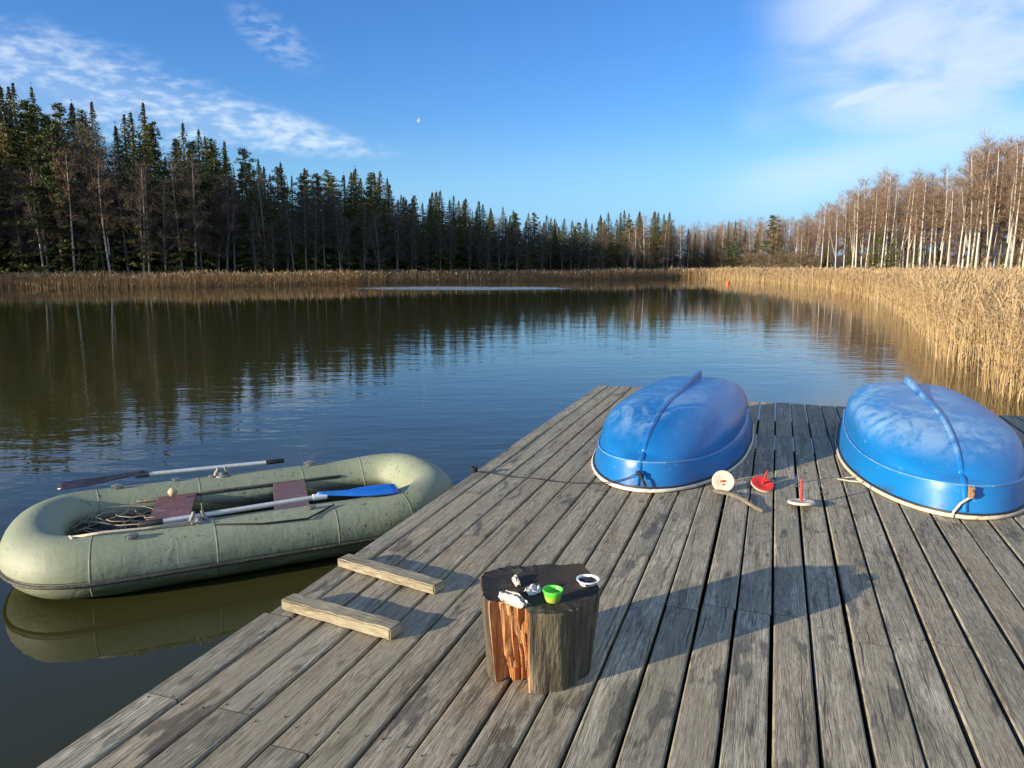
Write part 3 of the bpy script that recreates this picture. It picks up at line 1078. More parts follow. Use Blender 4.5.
def birch(i, H, Rm, bark, twig, base=0.3, ntw=3600, fork=False, r0=None, sub=1.0, twl=1.0):
    br = []
    tips = []
    nb = 34
    bend = 0.012 if not fork else 0.03
    k = 9
    seedph = rng.uniform(0, 6)
    for kbr in range(nb):
        f = base + (0.97 - base) * (kbr + rng.uniform(0, 0.9)) / nb
        g = (f - base) / (1 - base)
        L = Rm * (0.45 + 0.75 * math.sin(PI * min(1, 0.12 + g * 0.88))) * rng.uniform(0.6, 1.25) * (1 - 0.35 * g)
        a = kbr * 2.4 + rng.normal(0, 0.4)
        bp = branch_path((0, 0, f * H), a, L, rng.uniform(0.7, 1.5) * (0.6 + 0.6 * g), 0.35, 6)
        br.append((bp, np.linspace(0.028 * (1 - 0.6 * g) + 0.008, 0.006, len(bp))))
        tips.append((bp, L, g))
    if fork:
        bp = branch_path((0, 0, H * 0.25), rng.uniform(0, 6.3), H * 0.16, 3.2, 0.3, 8)
        br.append((bp, np.linspace(r0 * 0.7 if r0 else 0.08, 0.02, len(bp))))
        tips += [(bp, 1.2, 0.4)] * 5
    P, U, Wd = [], [], []
    wts = np.array([max(L, 0.2) for _, L, _ in tips])
    wts = wts / wts.sum()
    for (bp, L, g), w in zip(tips, wts):
        m_ = max(8, int(ntw * w))
        s = rng.uniform(0.15, 1.0, m_)
        ii = np.clip((s * (len(bp) - 1)).astype(int), 0, len(bp) - 2)
        fr = (s * (len(bp) - 1) - ii)[:, None]
        p = bp[ii] * (1 - fr) + bp[ii + 1] * fr
        dirb = unit(bp[ii + 1] - bp[ii])
        u = unit(dirb * 0.5 + rng.normal(0, 0.62, (m_, 3)) + np.array([0, 0, 0.25]))
        ln = rng.uniform(0.10, 0.34, m_) * twl
        off = rng.uniform(0, 0.35, m_)[:, None] * unit(rng.normal(0, 1, (m_, 3)))
        P.append(p + u * ln[:, None] + off * sub)
        U.append(u * ln[:, None])
        Wd.append(unit(np.cross(u, rng.normal(0, 1, (m_, 3)))) * rng.uniform(0.006, 0.012, m_)[:, None])
    me_t, path, zz = trunk_mesh("trunk", H, r0 or (0.0078 * H + 0.012), bark, bend, branches=br, topf=0.98)
    V, Fq = quads_from(np.concatenate(P), np.concatenate(U), np.concatenate(Wd))
    return me_t, np_mesh("crown", V, Fq, [twig]), H


SPR = [spruce(0, 15, 2.7), spruce(1, 15, 2.3, 0.03), spruce(2, 14, 3.0, 0.06), spruce(3, 12, 2.1, 0.04), spruce(4, 16, 2.5, 0.12)]
PIN = [pine(0, 14, 1.9), pine(1, 13, 2.3, 0.35), pine(2, 14, 1.7, 0.55)]
BIR = [birch(0, 11, 1.25, M_BIRCHBARK, M_TWIG, 0.42, 1350), birch(1, 11, 1.5, M_BIRCHBARK, M_TWIG, 0.38, 1500, fork=True, r0=0.105),
       birch(2, 12, 1.1, M_BIRCHBARK, M_TWIG, 0.48, 1200), birch(3, 10, 1.4, M_BIRCHBARK, M_TWIG, 0.34, 1500), birch(4, 11.5, 1.3, M_BIRCHBARK, M_TWIG, 0.44, 1350, fork=True, r0=0.10)]
GRY = [birch(0, 10, 1.3, M_GREYBARK, M_TWIGG, 0.25, 2600), birch(1, 10, 1.6, M_GREYBARK, M_TWIGG, 0.18, 2800, fork=True, r0=0.1),
       birch(2, 9, 1.2, M_GREYBARK, M_TWIGG, 0.35, 2200)]
BRB = [birch(0, 10.5, 1.4, M_GREYBARK, M_TWIG, 0.18, 1700), birch(1, 11, 1.3, M_GREYBARK, M_TWIG, 0.22, 1600)]
BSH = [birch(0, 3.0, 1.3, M_GREYBARK, M_BRUSH, 0.03, 2200, r0=0.035, twl=0.8), birch(1, 2.6, 1.5, M_GREYBARK, M_BRUSH, 0.02, 2400, r0=0.03, twl=0.8)]


def plant_tree(name, proto, x, y, H, label, cat, group, wide=1.0, rz=None, lean=0.0):
    me_t, me_c, H0 = proto
    root = empty(name, (x, y, hz(x, y) - 0.05), rng.uniform(0, 2 * PI) if rz is None else rz)
    s = H / H0
    root.scale = (s * wide, s * wide, s)
    root.rotation_euler[0] = rng.normal(0, 0.012) + lean
    root.rotation_euler[1] = rng.normal(0, 0.012)
    tag(root, label, cat, group)
    for nm, me in (("trunk", me_t), ("crown", me_c)):
        o = bpy.data.objects.new(nm, me)
        COL.objects.link(o)
        o.parent = root
    return root


SKY = np.array([(-80, 70), (0, 86), (38, 80), (70, 96), (95, 95), (118, 97), (140, 108), (155, 103), (175, 128), (198, 124), (225, 137), (255, 148), (280, 162), (300, 165), (330, 168),
                (380, 168), (405, 190), (455, 192), (490, 205), (540, 213), (575, 220), (605, 212), (640, 207), (663, 208), (672, 222), (700, 222), (722, 219),
                (745, 217), (775, 214), (800, 210), (830, 188), (865, 171), (900, 171), (935, 160), (960, 138), (1000, 128), (1060, 116)], float)


def sky_v(px):
    return float(np.interp(px, SKY[:, 0], SKY[:, 1]))


def shore_y(px):
    """distance at which the sight line of a column meets the land"""
    s = (px - 512) / F / math.cos(PITCH)
    ys = np.arange(20, 160, 0.5)
    sd = shore(np.column_stack([ys * s, ys]))
    ok = np.where((sd > 0) & (ys > 45))[0]
    return float(ys[ok[0]]) if len(ok) else 110.0


def place(px, back, v_top, jit=0.0):
    y = shore_y(px) + back
    x = (px - 512) / F / math.cos(PITCH) * y
    zt = top_z(v_top, y)
    return x, y, max(1.5, zt - hz(x, y))


G_SP = "dark spruces of the shaded conifer wood"
L_SP = "dark green spruce in the shaded conifer wood, its top catching sun"
G_SPF = "small spruces in the far conifer wood"
L_SPF = "small distant spruce in the conifer wood across the lake"
G_PI = "pines of the shaded conifer wood"
L_PI = "green pine with bare lower trunk in the shaded wood"
G_GR = "bare grey trees at the edge of the conifer wood"
L_GR = "bare thin grey tree against the dark wood, behind the brown reeds"
G_BI = "bare birches behind the golden reeds"
L_BI = "bare white-trunked birch with reddish twigs behind the golden reeds"
G_BB = "birches deeper in the birch wood"
L_BB = "slender bare birch deeper in the reddish birch wood"
G_SY = "young spruces among the birches"
L_SY = "low young spruce between the white birch trunks"

# heroes of the skyline
def hero(name, proto, px, back, v, label, cat, wide=1.0, **k):
    x, y, H = place(px, back, v)
    return plant_tree(name, proto, x, y, H, label, cat, None, wide, **k)

hero("spruce_tree", SPR[1], 157, 3.0, 101, "tall pointed dark spruce reaching from the reeds to its own sharp top", "spruce", 1.15)
hero("spruce_tree", SPR[0], 42, 6, 80, "tall twin-topped looking spruce highest over the shaded wood", "spruce", 1.0)
hero("spruce_tree", SPR[2], 60, 6.5, 86, "broad sunlit spruce beside the highest spruce of the shaded wood", "spruce", 0.9)
hero("spruce_tree", SPR[1], 18, 4.5, 93, "narrow very dark spruce just before the highest spruces", "spruce", 1.0)
hero("pine_tree", PIN[1], 74, 1.0, 122, "bushy pine with a pale bent trunk, branches hanging over the reeds", "pine", 1.35)
hero("spruce_tree", SPR[2], 200, 5, 122, "broad round-topped sunlit spruce beyond the pointed dark spruce", "spruce", 1.0)
hero("pine_tree", PIN[0], 225, 3, 137, "sunlit pine with a leafy cone-like crown in the wood's edge", "pine", 1.25)
hero("pine_tree", PIN[1], 258, 5, 146, "flat-topped pine standing against blue sky over the wood", "pine", 0.95)
hero("pine_tree", PIN[1], 765, 1.5, 214, "dark broad pine alone among the bare birches at the lake's end", "pine", 1.3)
hero("spruce_tree", SPR[1], 722, 1.5, 220, "slim spruce, first of a pair among the far birches", "spruce", 1.0)
hero("spruce_tree", SPR[3], 729, 2, 221, "slim spruce, second of a pair among the far birches", "spruce", 1.0)

# conifer wood on the western and northern shore
px = -70.0
while px < 672:
    far = sstep(np.array([px]), 120, 420)[0]
    step = 23 - 11.0 * far
    for row, (b0, b1, f0, f1) in enumerate(((1.5, 4, 0.60, 0.9), (5, 9, 0.80, 0.98), (10, 14, 0.86, 1.02), (15, 20, 0.90, 1.02))):
        q = px + rng.uniform(-0.5, 0.5) * step
        v = 268 - (268 - sky_v(q)) * rng.uniform(f0, f1)
        if 135 < q < 180 and row == 0:
            continue
        x, y, H = place(q, rng.uniform(b0, b1) * (1 + 0.6 * far), v)
        if rng.uniform() < (0.34 if q < 330 else 0.14) and H > 5:
            plant_tree("pine_tree", PIN[rng.integers(0, 3)], x, y, H, L_PI, "pine", G_PI, rng.uniform(0.85, 1.2))
        else:
            wd = rng.uniform(1.0, 1.5)
            if q > 330:
                plant_tree("spruce_tree", SPR[rng.integers(0, 5)], x, y, H, L_SPF, "spruce", G_SPF, wd * 1.2)
            else:
                plant_tree("spruce_tree", SPR[rng.integers(0, 5)], x, y, H, L_SP, "spruce", G_SP, wd)
    px += step
# bare grey and white stems along that shore
px = -50.0
while px < 680:
    far = sstep(np.array([px]), 120, 420)[0]
    q = px + rng.uniform(-6, 6)
    v = 268 - (268 - sky_v(q)) * rng.uniform(0.42, 0.82)
    x, y, H = place(q, rng.uniform(0.3, 2.2), v)
    p = GRY[rng.integers(0, 3)]
    plant_tree("bare_tree", p, x, y, H, L_GR, "bare tree", G_GR, rng.uniform(0.9, 1.2), lean=rng.normal(0, 0.04))
    px += 12.5 - 3.5 * far
for q, v, lab in ((55, 168, "pale crooked birch stem leaning out from the shaded wood"), (84, 150, "white birch trunk rising straight out of the shaded reeds"),
                  (120, 160, "pale forked birch before the dark spruces of the shaded wood")):
    x, y, H = place(q, 0.4, v)
    plant_tree("birch_tree", BIR[1 if q == 120 else 0], x, y, H, lab, "birch", None, 0.9)
# lit stems at the far end
for q in (624, 631, 641, 646, 660, 664, 668):
    x, y, H = place(q, rng.uniform(0.2, 1.2), 268 - (268 - sky_v(q)) * rng.uniform(0.5, 0.9))
    plant_tree("birch_tree", BIR[rng.integers(0, 5)], x, y, H, "bare birch with a bright trunk at the far corner of the lake", "birch", "birches at the far corner of the lake", 1.0)

# birch wood behind the golden reeds
px = 676.0
while px < 1085:
    nearf = sstep(np.array([px]), 700, 1000)[0]
    q = px + rng.uniform(-2, 2)
    v = 266 - (266 - sky_v(q)) * rng.uniform(0.74, 1.0)
    x, y, H = place(q, rng.uniform(0.5, 4), v)
    plant_tree("birch_tree", BIR[rng.integers(0, 5)], x, y, H, L_BI, "birch", G_BI, rng.uniform(0.85, 1.1), lean=rng.normal(0, 0.03))
    for b0, b1 in ((5, 10), (11, 18)):
        q2 = q + rng.uniform(-5, 5)
        v2 = 266 - (266 - sky_v(q2)) * rng.uniform(0.8, 1.02)
        x, y, H = place(q2, rng.uniform(b0, b1), v2)
        plant_tree("birch_tree", (BIR[rng.integers(0, 5)] if rng.uniform() < 0.7 else BRB[rng.integers(0, 2)]), x, y, H, L_BB, "birch", G_BB, rng.uniform(0.85, 1.15))
    px += 6.0 + 3.0 * nearf
for q, v in ((682, 228), (690, 232), (703, 231), (712, 229), (740, 230), (751, 232), (782, 234), (800, 236), (868, 226), (884, 230), (842, 240), (905, 244), (927, 243), (962, 246), (992, 240), (1012, 244), (818, 244)):
    x, y, H = place(q, rng.uniform(2, 6), v)
    plant_tree("spruce_tree", SPR[rng.integers(0, 5)], x, y, H, L_SY, "spruce", G_SY, 1.25)
for q in (742, 752, 763, 772, 781, 788, 797, 806, 700, 712, 690, 640, 652, 618, 596):
    x, y, H = place(q, rng.uniform(0.0, 1.0), 268 - rng.uniform(12, 20))
    plant_tree("bush", BSH[rng.integers(0, 2)], x, y, H, "brushy leafless bush in front of the far trees", "bush", "leafless bushes at the lake's far end", 1.0)

# woods behind the trees one can tell apart, each one mass
def wood(name, protos, spots, mat_ids, label, mats):
    parts = []
    for (x, y, H) in spots:
        me_t, me_c, H0 = protos[rng.integers(0, len(protos))]
        s = H / H0
        a = rng.uniform(0, 2 * PI)
        for me, mi in ((me_t, 0), (me_c, 1)):
            V = np.empty(len(me.vertices) * 3, np.float32)
            me.vertices.foreach_get("co", V)
            V = V.reshape(-1, 3) * s
            Fi = np.empty(len(me.polygons) * 4, np.int32)
            me.loops.foreach_get("vertex_index", Fi)
            Rz = np.array([[math.cos(a), -math.sin(a), 0], [math.sin(a), math.cos(a), 0], [0, 0, 1]])
            V = V @ Rz.T + np.array([x, y, hz(x, y) - 0.1])
            parts.append((V, Fi.reshape(-1, 4), mi))
    V, Fq, MI = cat(parts)
    o = link(name, np_mesh(name, V, Fq, mats, MI))
    tag(o, label, "wood", kind="stuff")
    return o


SPL = [spruce(0, 13, 2.4, 0.02, 0.55), spruce(1, 13, 2.7, 0.02, 0.55)]
spots = []
px = -90.0
while px < 700:
    far = sstep(np.array([px]), 120, 420)[0]
    for bk, fv in ((20, 0.78), (27, 0.9)):
        q = px + rng.uniform(-8, 8)
        x, y, H = place(q, bk + rng.uniform(-2, 4), 268 - (268 - sky_v(q)) * rng.uniform(fv - 0.12, fv))
        spots.append((x, y, H))
    px += 20 - 9 * far
wood("conifer_wood", SPL, spots, None, "dark mass of conifers filling the depth of the shaded wood", [M_SPRUCEBARK, M_SPRUCE])
BIL = [birch(0, 10, 1.7, M_GREYBARK, M_TWIG, 0.08, 2600, r0=0.06, twl=1.3), birch(1, 10, 1.9, M_GREYBARK, M_TWIG, 0.05, 2800, r0=0.06, twl=1.3)]
spots = []
px = 672.0
while px < 1110:
    for bk in (12, 19, 26):
        q = px + rng.uniform(-6, 6)
        x, y, H = place(q, bk + rng.uniform(-2, 3), 266 - (266 - sky_v(q)) * (rng.uniform(0.42, 0.70) if q > 930 else rng.uniform(0.6, 0.9)))
        spots.append((x, y, H))
    px += 11
wood("birch_wood", BIL, spots, None, "reddish brown mass of bare twigs filling the depth of the birch wood", [M_GREYBARK, M_TWIG])
# the wood goes on round the western bay (it shades the north-western shore)
sv, dv = math.sin(SUN_AZ), math.cos(SUN_AZ)
spots = []
for q in np.arange(53, 108, 2.1):
    need = np.interp(q, [52, 60, 70, 80, 104], [10.0, 12.6, 16.2, 16.6, 17.2])
    for s in (-40, -44, -49):
        s2 = s + rng.uniform(-1.5, 1.5)
        q2 = q + rng.uniform(-1, 1)
        x = s2 * sv - q2 * dv
        y = s2 * dv + q2 * sv
        if x > -0.72 * y - 4:
            continue
        spots.append((x, y, max(6, need * rng.uniform(0.82, 1.06) - hz(x, y))))
wood("ridge_wood", SPL, spots, None, "conifer wood on the ridge round the western bay", [M_SPRUCEBARK, M_SPRUCE])

# ------------------------------------------------------------------ the dock
DANG = R_(18.83)
Dv = Vector((math.sin(DANG), math.cos(DANG), 0))
Rv = Vector((Dv.y, -Dv.x, 0))
C0 = Vector((1.12, 10.0, 0))
PITCHW = 0.1595
PW = 0.1455
TH = 0.034
dock = empty("dock", C0)
dock.rotation_euler = (0, 0, -DANG)     # local x = across the planks, local y = along them (outwards)
tag(dock, "weathered grey timber dock of long planks in the lake", "dock")

V, Fc, UV, TONE, ENDS = [], [], [], [], []
def plank(x0, x1, y0, y1, z=0.0, th=TH, tilt=0.0, tone=0.5, uo=0.0):
    b = 0.0065
    prof = [(x0, z - th), (x0, z - b), (x0 + b * 0.4, z - b * 0.35), (x0 + b, z), (x1 - b, z), (x1 - b * 0.4, z - b * 0.35), (x1, z - b), (x1, z - th)]
    n = len(prof)
    k = max(2, int((y1 - y0) / 0.35) + 1)
    ys = np.linspace(y0, y1, k)
    o = len(V)
    ph = random.uniform(0, 6)
    for y in ys:
        dz = 0.0016 * math.sin(y * 1.9 + x0 * 40)
        dx = 0.0016 * math.sin(y * 1.1 + ph * 2)
        for (x, zz_) in prof:
            V.append((x + dx, y, zz_ + dz + tilt * (x - (x0 + x1) / 2)))
    for i in range(k - 1):
        for j in range(n):
            j2 = (j + 1) % n
            Fc.append((o + i * n + j, o + (i + 1) * n + j, o + (i + 1) * n + j2, o + i * n + j2))
            for (ii, jj) in ((i, j), (i + 1, j), (i + 1, j2), (i, j2)):
                xx, zz_ = prof[jj]
                UV.append((ys[ii] + uo, xx + uo * 0.37 - (zz_ if jj in (0, 7) else 0)))
                TONE.append(tone)
    for i, rev in ((0, True), (k - 1, False)):
        ENDS.append(len(Fc))
        f = [o + i * n + j for j in range(n)]
        Fc.append(tuple(f) if rev else tuple(reversed(f)))
        for j in (range(n) if rev else reversed(range(n))):
            xx, zz_ = prof[j]
            UV.append((ys[i] + uo + zz_, xx + uo * 0.37))
            TONE.append(1.0)


JA = [-7.73, -3.6]
JB = [-6.36, -2.2]
JC = [-5.78, -1.6]
rows = int(8.2 / PITCHW)
for r in range(rows):
    x0 = r * PITCHW
    end = random.uniform(-0.012, 0.012) if r < 5 else -0.6 + random.uniform(-0.02, 0.02)
    if r < 3:
        js = ([-7.73, -7.03, -3.6] if r == 0 else JA) if r % 2 == 0 else [-5.0]
    elif r in (3, 4):
        js = JC if r == 3 else [-7.85, -3.9]
    elif r in (12, 13, 14):
        js = [-6.3, -2.4]
    elif r in (15, 16):
        js = [-6.45, -1.9] if r == 16 else [-3.2]
    else:
        js = [JA, JB, JC, [-4.6, -8.6]][random.randrange(4)]
    cuts = sorted([-11.6] + [j + random.uniform(-0.006, 0.006) for j in js] + [end])
    rz_, rt_ = random.uniform(-0.003, 0.002), random.uniform(-0.012, 0.012)
    for a, bb in zip(cuts[:-1], cuts[1:]):
        jx = random.uniform(-0.0025, 0.0025)
        plank(x0 + jx + (0.03 if r == 0 and a > -7.2 else 0), x0 + PW + jx + random.uniform(-0.003, 0.003), a + 0.002, bb - 0.002, rz_, TH, rt_, random.random(), random.uniform(0, 40))
me = bpy.data.meshes.new("decking")
nails0 = len(Fc)
for r in range(rows):
    for yb in (-0.75, -2.2, -3.6, -5.0, -6.36, -7.73, -9.2, -10.6):
        for q in (0.028, PW - 0.028):
            cx, cy = r * PITCHW + q + random.uniform(-0.006, 0.006), yb + random.uniform(-0.03, 0.03)
            o = len(V)
            nn = 8
            for k in range(nn):
                V.append((cx + 0.0042 * math.cos(2 * PI * k / nn), cy + 0.0042 * math.sin(2 * PI * k / nn), -0.004))
            for k in range(nn):
                V.append((cx + 0.0032 * math.cos(2 * PI * k / nn), cy + 0.0032 * math.sin(2 * PI * k / nn), 0.0014))
            fs = [tuple(o + nn + k for k in range(nn))] + [(o + k, o + (k + 1) % nn, o + nn + (k + 1) % nn, o + nn + k) for k in range(nn)]
            for f in fs:
                Fc.append(f)
                UV.extend([(0, 0)] * len(f))
                TONE.extend([0.0] * len(f))
me.from_pydata(V, [], Fc)
mi_ = [0] * nails0 + [1] * (len(Fc) - nails0)
for i_ in ENDS:
    mi_[i_] = 2
me.polygons.foreach_set("material_index", mi_)
me.update()
uvl = me.uv_layers.new(name="UVMap")
uvl.data.foreach_set("uv", np.array(UV, np.float32).ravel())
at = me.attributes.new("tone", 'FLOAT', 'CORNER')
at.data.foreach_set("value", np.array(TONE, np.float32))
link("decking", me, [M_DECK, M_NAIL, M_ENDGRAIN], dock)


def uv_box(ob, tone=0.3, along=0):
    """plain box mapping with the grain along one local axis"""
    me = ob.data
    uo = random.uniform(0, 30)
    uv = np.zeros((len(me.loops), 2), np.float32)
    for p in me.polygons:
        nrm = p.normal
        for li in p.loop_indices:
            co = me.vertices[me.loops[li].vertex_index].co
            u = co[along]
            oth = [i for i in range(3) if i != along]
            if abs(nrm[along]) > 0.8:
                u = co[oth[0]] * 0.3
                v = co[oth[1]] + uo
            else:
                v = co[oth[0]] + co[oth[1]] + uo * 0.31
            uv[li] = (u + uo, v)
    me.uv_layers.new(name="UVMap").data.foreach_set("uv", uv.ravel())
    me.attributes.new("tone", 'FLOAT', 'CORNER').data.foreach_set("value", np.full(len(me.loops), tone, np.float32))
    return ob


for (x, y0, y1) in ((0.06, -11.5, -0.06), (2.0, -11.5, -0.7), (4.0, -11.5, -0.7), (6.2, -11.5, -0.7), (8.0, -11.5, -0.7)):
    mb = MB()
    mb.box((x, (y0 + y1) / 2, -TH - 0.075 - 0.004), (0.075, y1 - y0, 0.15), bev=0.004)
    uv_box(mb.obj("beam", M_BEAM, dock), 0.6, 1)
for y in (-0.75, -2.2, -3.6, -5.0, -6.36, -7.73, -9.2, -10.6):
    mb = MB()
    mb.box((4.07, y, -TH - 0.235), (7.9, 0.10, 0.15), bev=0.004)
    uv_box(mb.obj("beam", M_BEAM, dock), 0.6, 0)
for x in (0.25, 4.0, 7.8):
    for y in (-0.95, -4.6, -8.4):
        mb = MB()
        mb.tube([(x, y, -1.9), (x, y, -0.34)], 0.085, 12)
        uv_box(mb.obj("post", M_BEAM, dock), 0.5, 2)


def dk(r, d, z=0.0):
    return C0 + Rv * r + Dv * d + Vector((0, 0, z))


# two timber cleats across the edge of the dock
def timber(px0, px1, wid, hgt, label):
    p0 = gp(px0[0], px0[1], 0.0)
    p1 = gp(px1[0], px1[1], 0.0)
    d = (p1 - p0)
    L = d.length
    root = empty("timber_block", (0, 0, 0))
    mb = MB()
    bm = bmesh.new()
    bmesh.ops.create_cube(bm, size=1)
    bmesh.ops.scale(bm, vec=(L, wid, hgt), verts=bm.verts)
    bmesh.ops.subdivide_edges(bm, edges=[e for e in bm.edges if abs(e.verts[0].co.x - e.verts[1].co.x) > L * 0.5], cuts=14)
    bmesh.ops.bevel(bm, geom=[e for e in bm.edges if e.calc_face_angle(0) > 0.5], offset=0.006, segments=2, affect='EDGES')
    bmesh.ops.translate(bm, vec=(L / 2, wid / 2, hgt / 2 + 0.004), verts=bm.verts)
    bm.verts.index_update()
    mb.add([v.co[:] for v in bm.verts], [[v.index for v in f.verts] for f in bm.faces])
    bm.free()
    ob = mb.obj("timber_block", M_TIMBER)
    me = ob.data
    for v in me.vertices:
        n = mnoise.noise(Vector((v.co.x * 16 + px0[0], v.co.y * 22, v.co.z * 22)))
        v.co.y += 0.0055 * n
        v.co.z += 0.0045 * n if v.co.z > 0.02 else 0
    uv_box(ob, 0.05, 0)
    bpy.data.objects.remove(root)
    ob.location = p0
    ob.rotation_euler = (0, 0, math.atan2(d.y, d.x))
    tag(ob, label, "timber block")
    return ob


timber((281, 610.5), (390, 642), 0.088, 0.052, "thicker pale timber block with a rusty end, the one closer to the stump")
timber((337, 567.5), (434, 596), 0.088, 0.046, "pale timber block across the planks, the one closer to the blue paddle blade")

# ------------------------------------------------------------------ dinghies, keel up
def dinghy(name, bow, head, mat, rimmat, label, L=2.86, HB=0.60):
    root = empty(name, bow, -head)      # local y = towards the stern, x = across
    tag(root, label, "rowing boat", None)
    NS, NC = 40, 36

    def beam(s):      # half breadth at gunwale, s 0 bow .. 1 stern
        a = max(0.0, 1 - ((0.50 - s) / 0.50) ** 2.0) if s < 0.50 else 1.0
        b_ = a ** 0.5 if s < 0.50 else 1.0
        st = 1 - 0.10 * sstep(np.array([s]), 0.6, 0.93)[0]
        if s > 0.90:
            st *= math.sqrt(max(0.0, 1 - ((s - 0.90) / 0.10) ** 2 * 0.80))
        return HB * b_ * st

    def chine_z(s):
        return 0.165 + 0.012 * max(0, 0.25 - s) * 4 - 0.01 * s

    def keel_z(s):
        q = min(1.0, s / 0.42)
        up = 0.20 + 0.255 * math.sin(q * PI / 2) ** 0.8
        if s > 0.72:
            up -= 0.035 * ((s - 0.72) / 0.28) ** 1.6
        return up

    Vh, Fh = [], []
    ns = [0.0, 0.006, 0.018, 0.035, 0.06] + list(np.linspace(0.09, 0.90, 26)) + [0.925, 0.95, 0.97, 0.985, 0.995, 1.0]
    half = []
    for s in ns:
        bmm = beam(s)
        cz = chine_z(s)
        kz = keel_z(s)
        y = s * L
        endf = min(1.0, s / 0.05)
        pts = []
        inset = 0.055 * min(1, bmm / 0.3)
        # topsides
        flare = 0.07
        stern_in = 0.0
        if s > 0.9:
            stern_in = (s - 0.9) / 0.1
        for q in (0.0, 0.35, 0.7, 0.97):
            pts.append((bmm * (1 - flare * q), q * cz, q * 0.07 * stern_in ** 2 - (q * 0.085) * -(1 - min(1, s / 0.2)) ** 2))
        # knuckle ledge then dome
        xb = bmm * (1 - flare) - 0.016 * min(1, bmm / 0.2)
        pts.append((bmm * (1 - flare) - 0.002, cz, pts[-1][2]))
        pts.append((xb, cz + 0.004, pts[-1][2]))
        for a in np.linspace(0.10, 1, 11):
            th = a * PI / 2
            vb = 1 - min(1.0, s / 0.30)
            ex = math.cos(th) ** (0.58 + 0.62 * vb) if th < PI / 2 - 1e-6 else 0.0
            ez = math.sin(th) ** (0.78 + 0.24 * vb)
            yo = 0.07 * stern_in ** 2 + ez * (0.13 * stern_in ** 1.5) + (0.085 + 0.10 * ez) * (1 - min(1, s / 0.2)) ** 2
            pts.append((xb * ex, cz + 0.004 + (kz - cz) * ez, yo))
        half.append([(px_, y + (yo if s < 0.5 else -yo), pz) for (px_, pz, yo) in pts])
    n = len(half[0])
    full = []
    for h in half:
        full.append(h + [(-x, y, z) for (x, y, z) in reversed(h[:-1])])
    m_ = len(full[0])
    for row in full:
        Vh.extend(row)
    for i in range(len(full) - 1):
        for j in range(m_ - 1):
            Fh.append((i * m_ + j, i * m_ + j + 1, (i + 1) * m_ + j + 1, (i + 1) * m_ + j))
    Fh.append(tuple((len(full) - 1) * m_ + j for j in range(m_)))
    me = bpy.data.meshes.new("hull")
    me.from_pydata(Vh, [], Fh)
    me.update()
    bm = bmesh.new()
    bm.from_mesh(me)
    bmesh.ops.remove_doubles(bm, verts=bm.verts, dist=0.0008)
    bmesh.ops.recalc_face_normals(bm, faces=bm.faces)
    bm.to_mesh(me)
    bm.free()
    hull = link("hull", me, mat, root, True)
    hull.location = (0, 0, 0.024)
    autosmooth(hull, 50)
    # gunwale and the dark gap above it, drawn as a black strip
    ring = []
    for s in ns:
        ring.append((beam(s) + 0.006, s * L, 0))
    loop = ring[:] + [(-x, y, z) for (x, y, z) in reversed(ring[1:])]
    # round off the bow so that the rim follows the stem
    mb = MB()
    mb.tube([(x, y, 0.017) for (x, y, z) in loop], 0.015, 8, closed=True)
    autosmooth(mb.obj("gunwale", rimmat, root), 60)
    mb = MB()
    mb.tube([(x * 0.992, y + (0.004 if y < 0.1 else 0), 0.034) for (x, y, z) in loop], 0.009, 6, closed=True)
    autosmooth(mb.obj("rim_gap_strip", M_BLACK, root), 60)
    rib = [(x_ + 0.001, y_, z_ + 0.024) for (x_, y_, z_) in [h_[4] for h_ in half]]
    rib = rib + [(-x_, y_, z_) for (x_, y_, z_) in reversed(rib)]
    rib = [p_ for i_, p_ in enumerate(rib) if i_ == 0 or (Vector(p_) - Vector(rib[i_ - 1])).length > 0.004]
    mb = MB()
    mb.tube(rib, 0.0055, 6)
    autosmooth(mb.obj("knuckle_rib", M_WORNBLUE, root), 60)
    # keel strip that stands free at the stern as a skeg
    mb = MB()
    prof = []
    for s in list(np.linspace(0.012, 0.26, 12)) + list(np.linspace(0.3, 0.93, 18)):
        yo = (0.185) * (1 - min(1, s / 0.2)) ** 2
        prof.append((s, s * L + yo, keel_z(s)))
    Vk, Fk = [], []
    for i, (s, y, z) in enumerate(prof):
        q = max(0.0, (s - 0.45) / 0.48)
        hh = 0.017 + 0.048 * q ** 1.6
        w0, w1 = 0.028 - 0.004 * q, 0.009 + 0.012 * q
        Vk += [(-w0, y, z - 0.012), (-w1, y, z + hh), (w1, y, z + hh), (w0, y, z - 0.012)]
        if i:
            o = (i - 1) * 4
            for j in range(4):
                j2 = (j + 1) % 4
                Fk.append((o + j, o + 4 + j, o + 4 + j2, o + j2))
    Fk.append((0, 1, 2, 3))
    Fk.append(tuple(len(Vk) - 1 - j for j in range(4)))
    me = bpy.data.meshes.new("keel")
    me.from_pydata(Vk, [], Fk)
    me.update()
    kl = link("keel", me, mat, root)
    kl.location = (0, 0, 0.024)
    md = kl.modifiers.new("bevel", 'BEVEL')
    md.width = 0.005
    md.segments = 2
    autosmooth(kl, 40)
    # stem band down the bow
    mb = MB()
    band = [(0, 0.225, 0.243), (0, 0.16, 0.222), (0, 0.105, 0.20), (0, 0.078, 0.165), (0, 0.045, 0.10), (0, 0.012, 0.045)]
    mb.tube(band, [0.014, 0.02, 0.022, 0.022, 0.02, 0.017], 8)
    autosmooth(mb.obj("stem_band", mat, root), 60)
    return root, beam, L


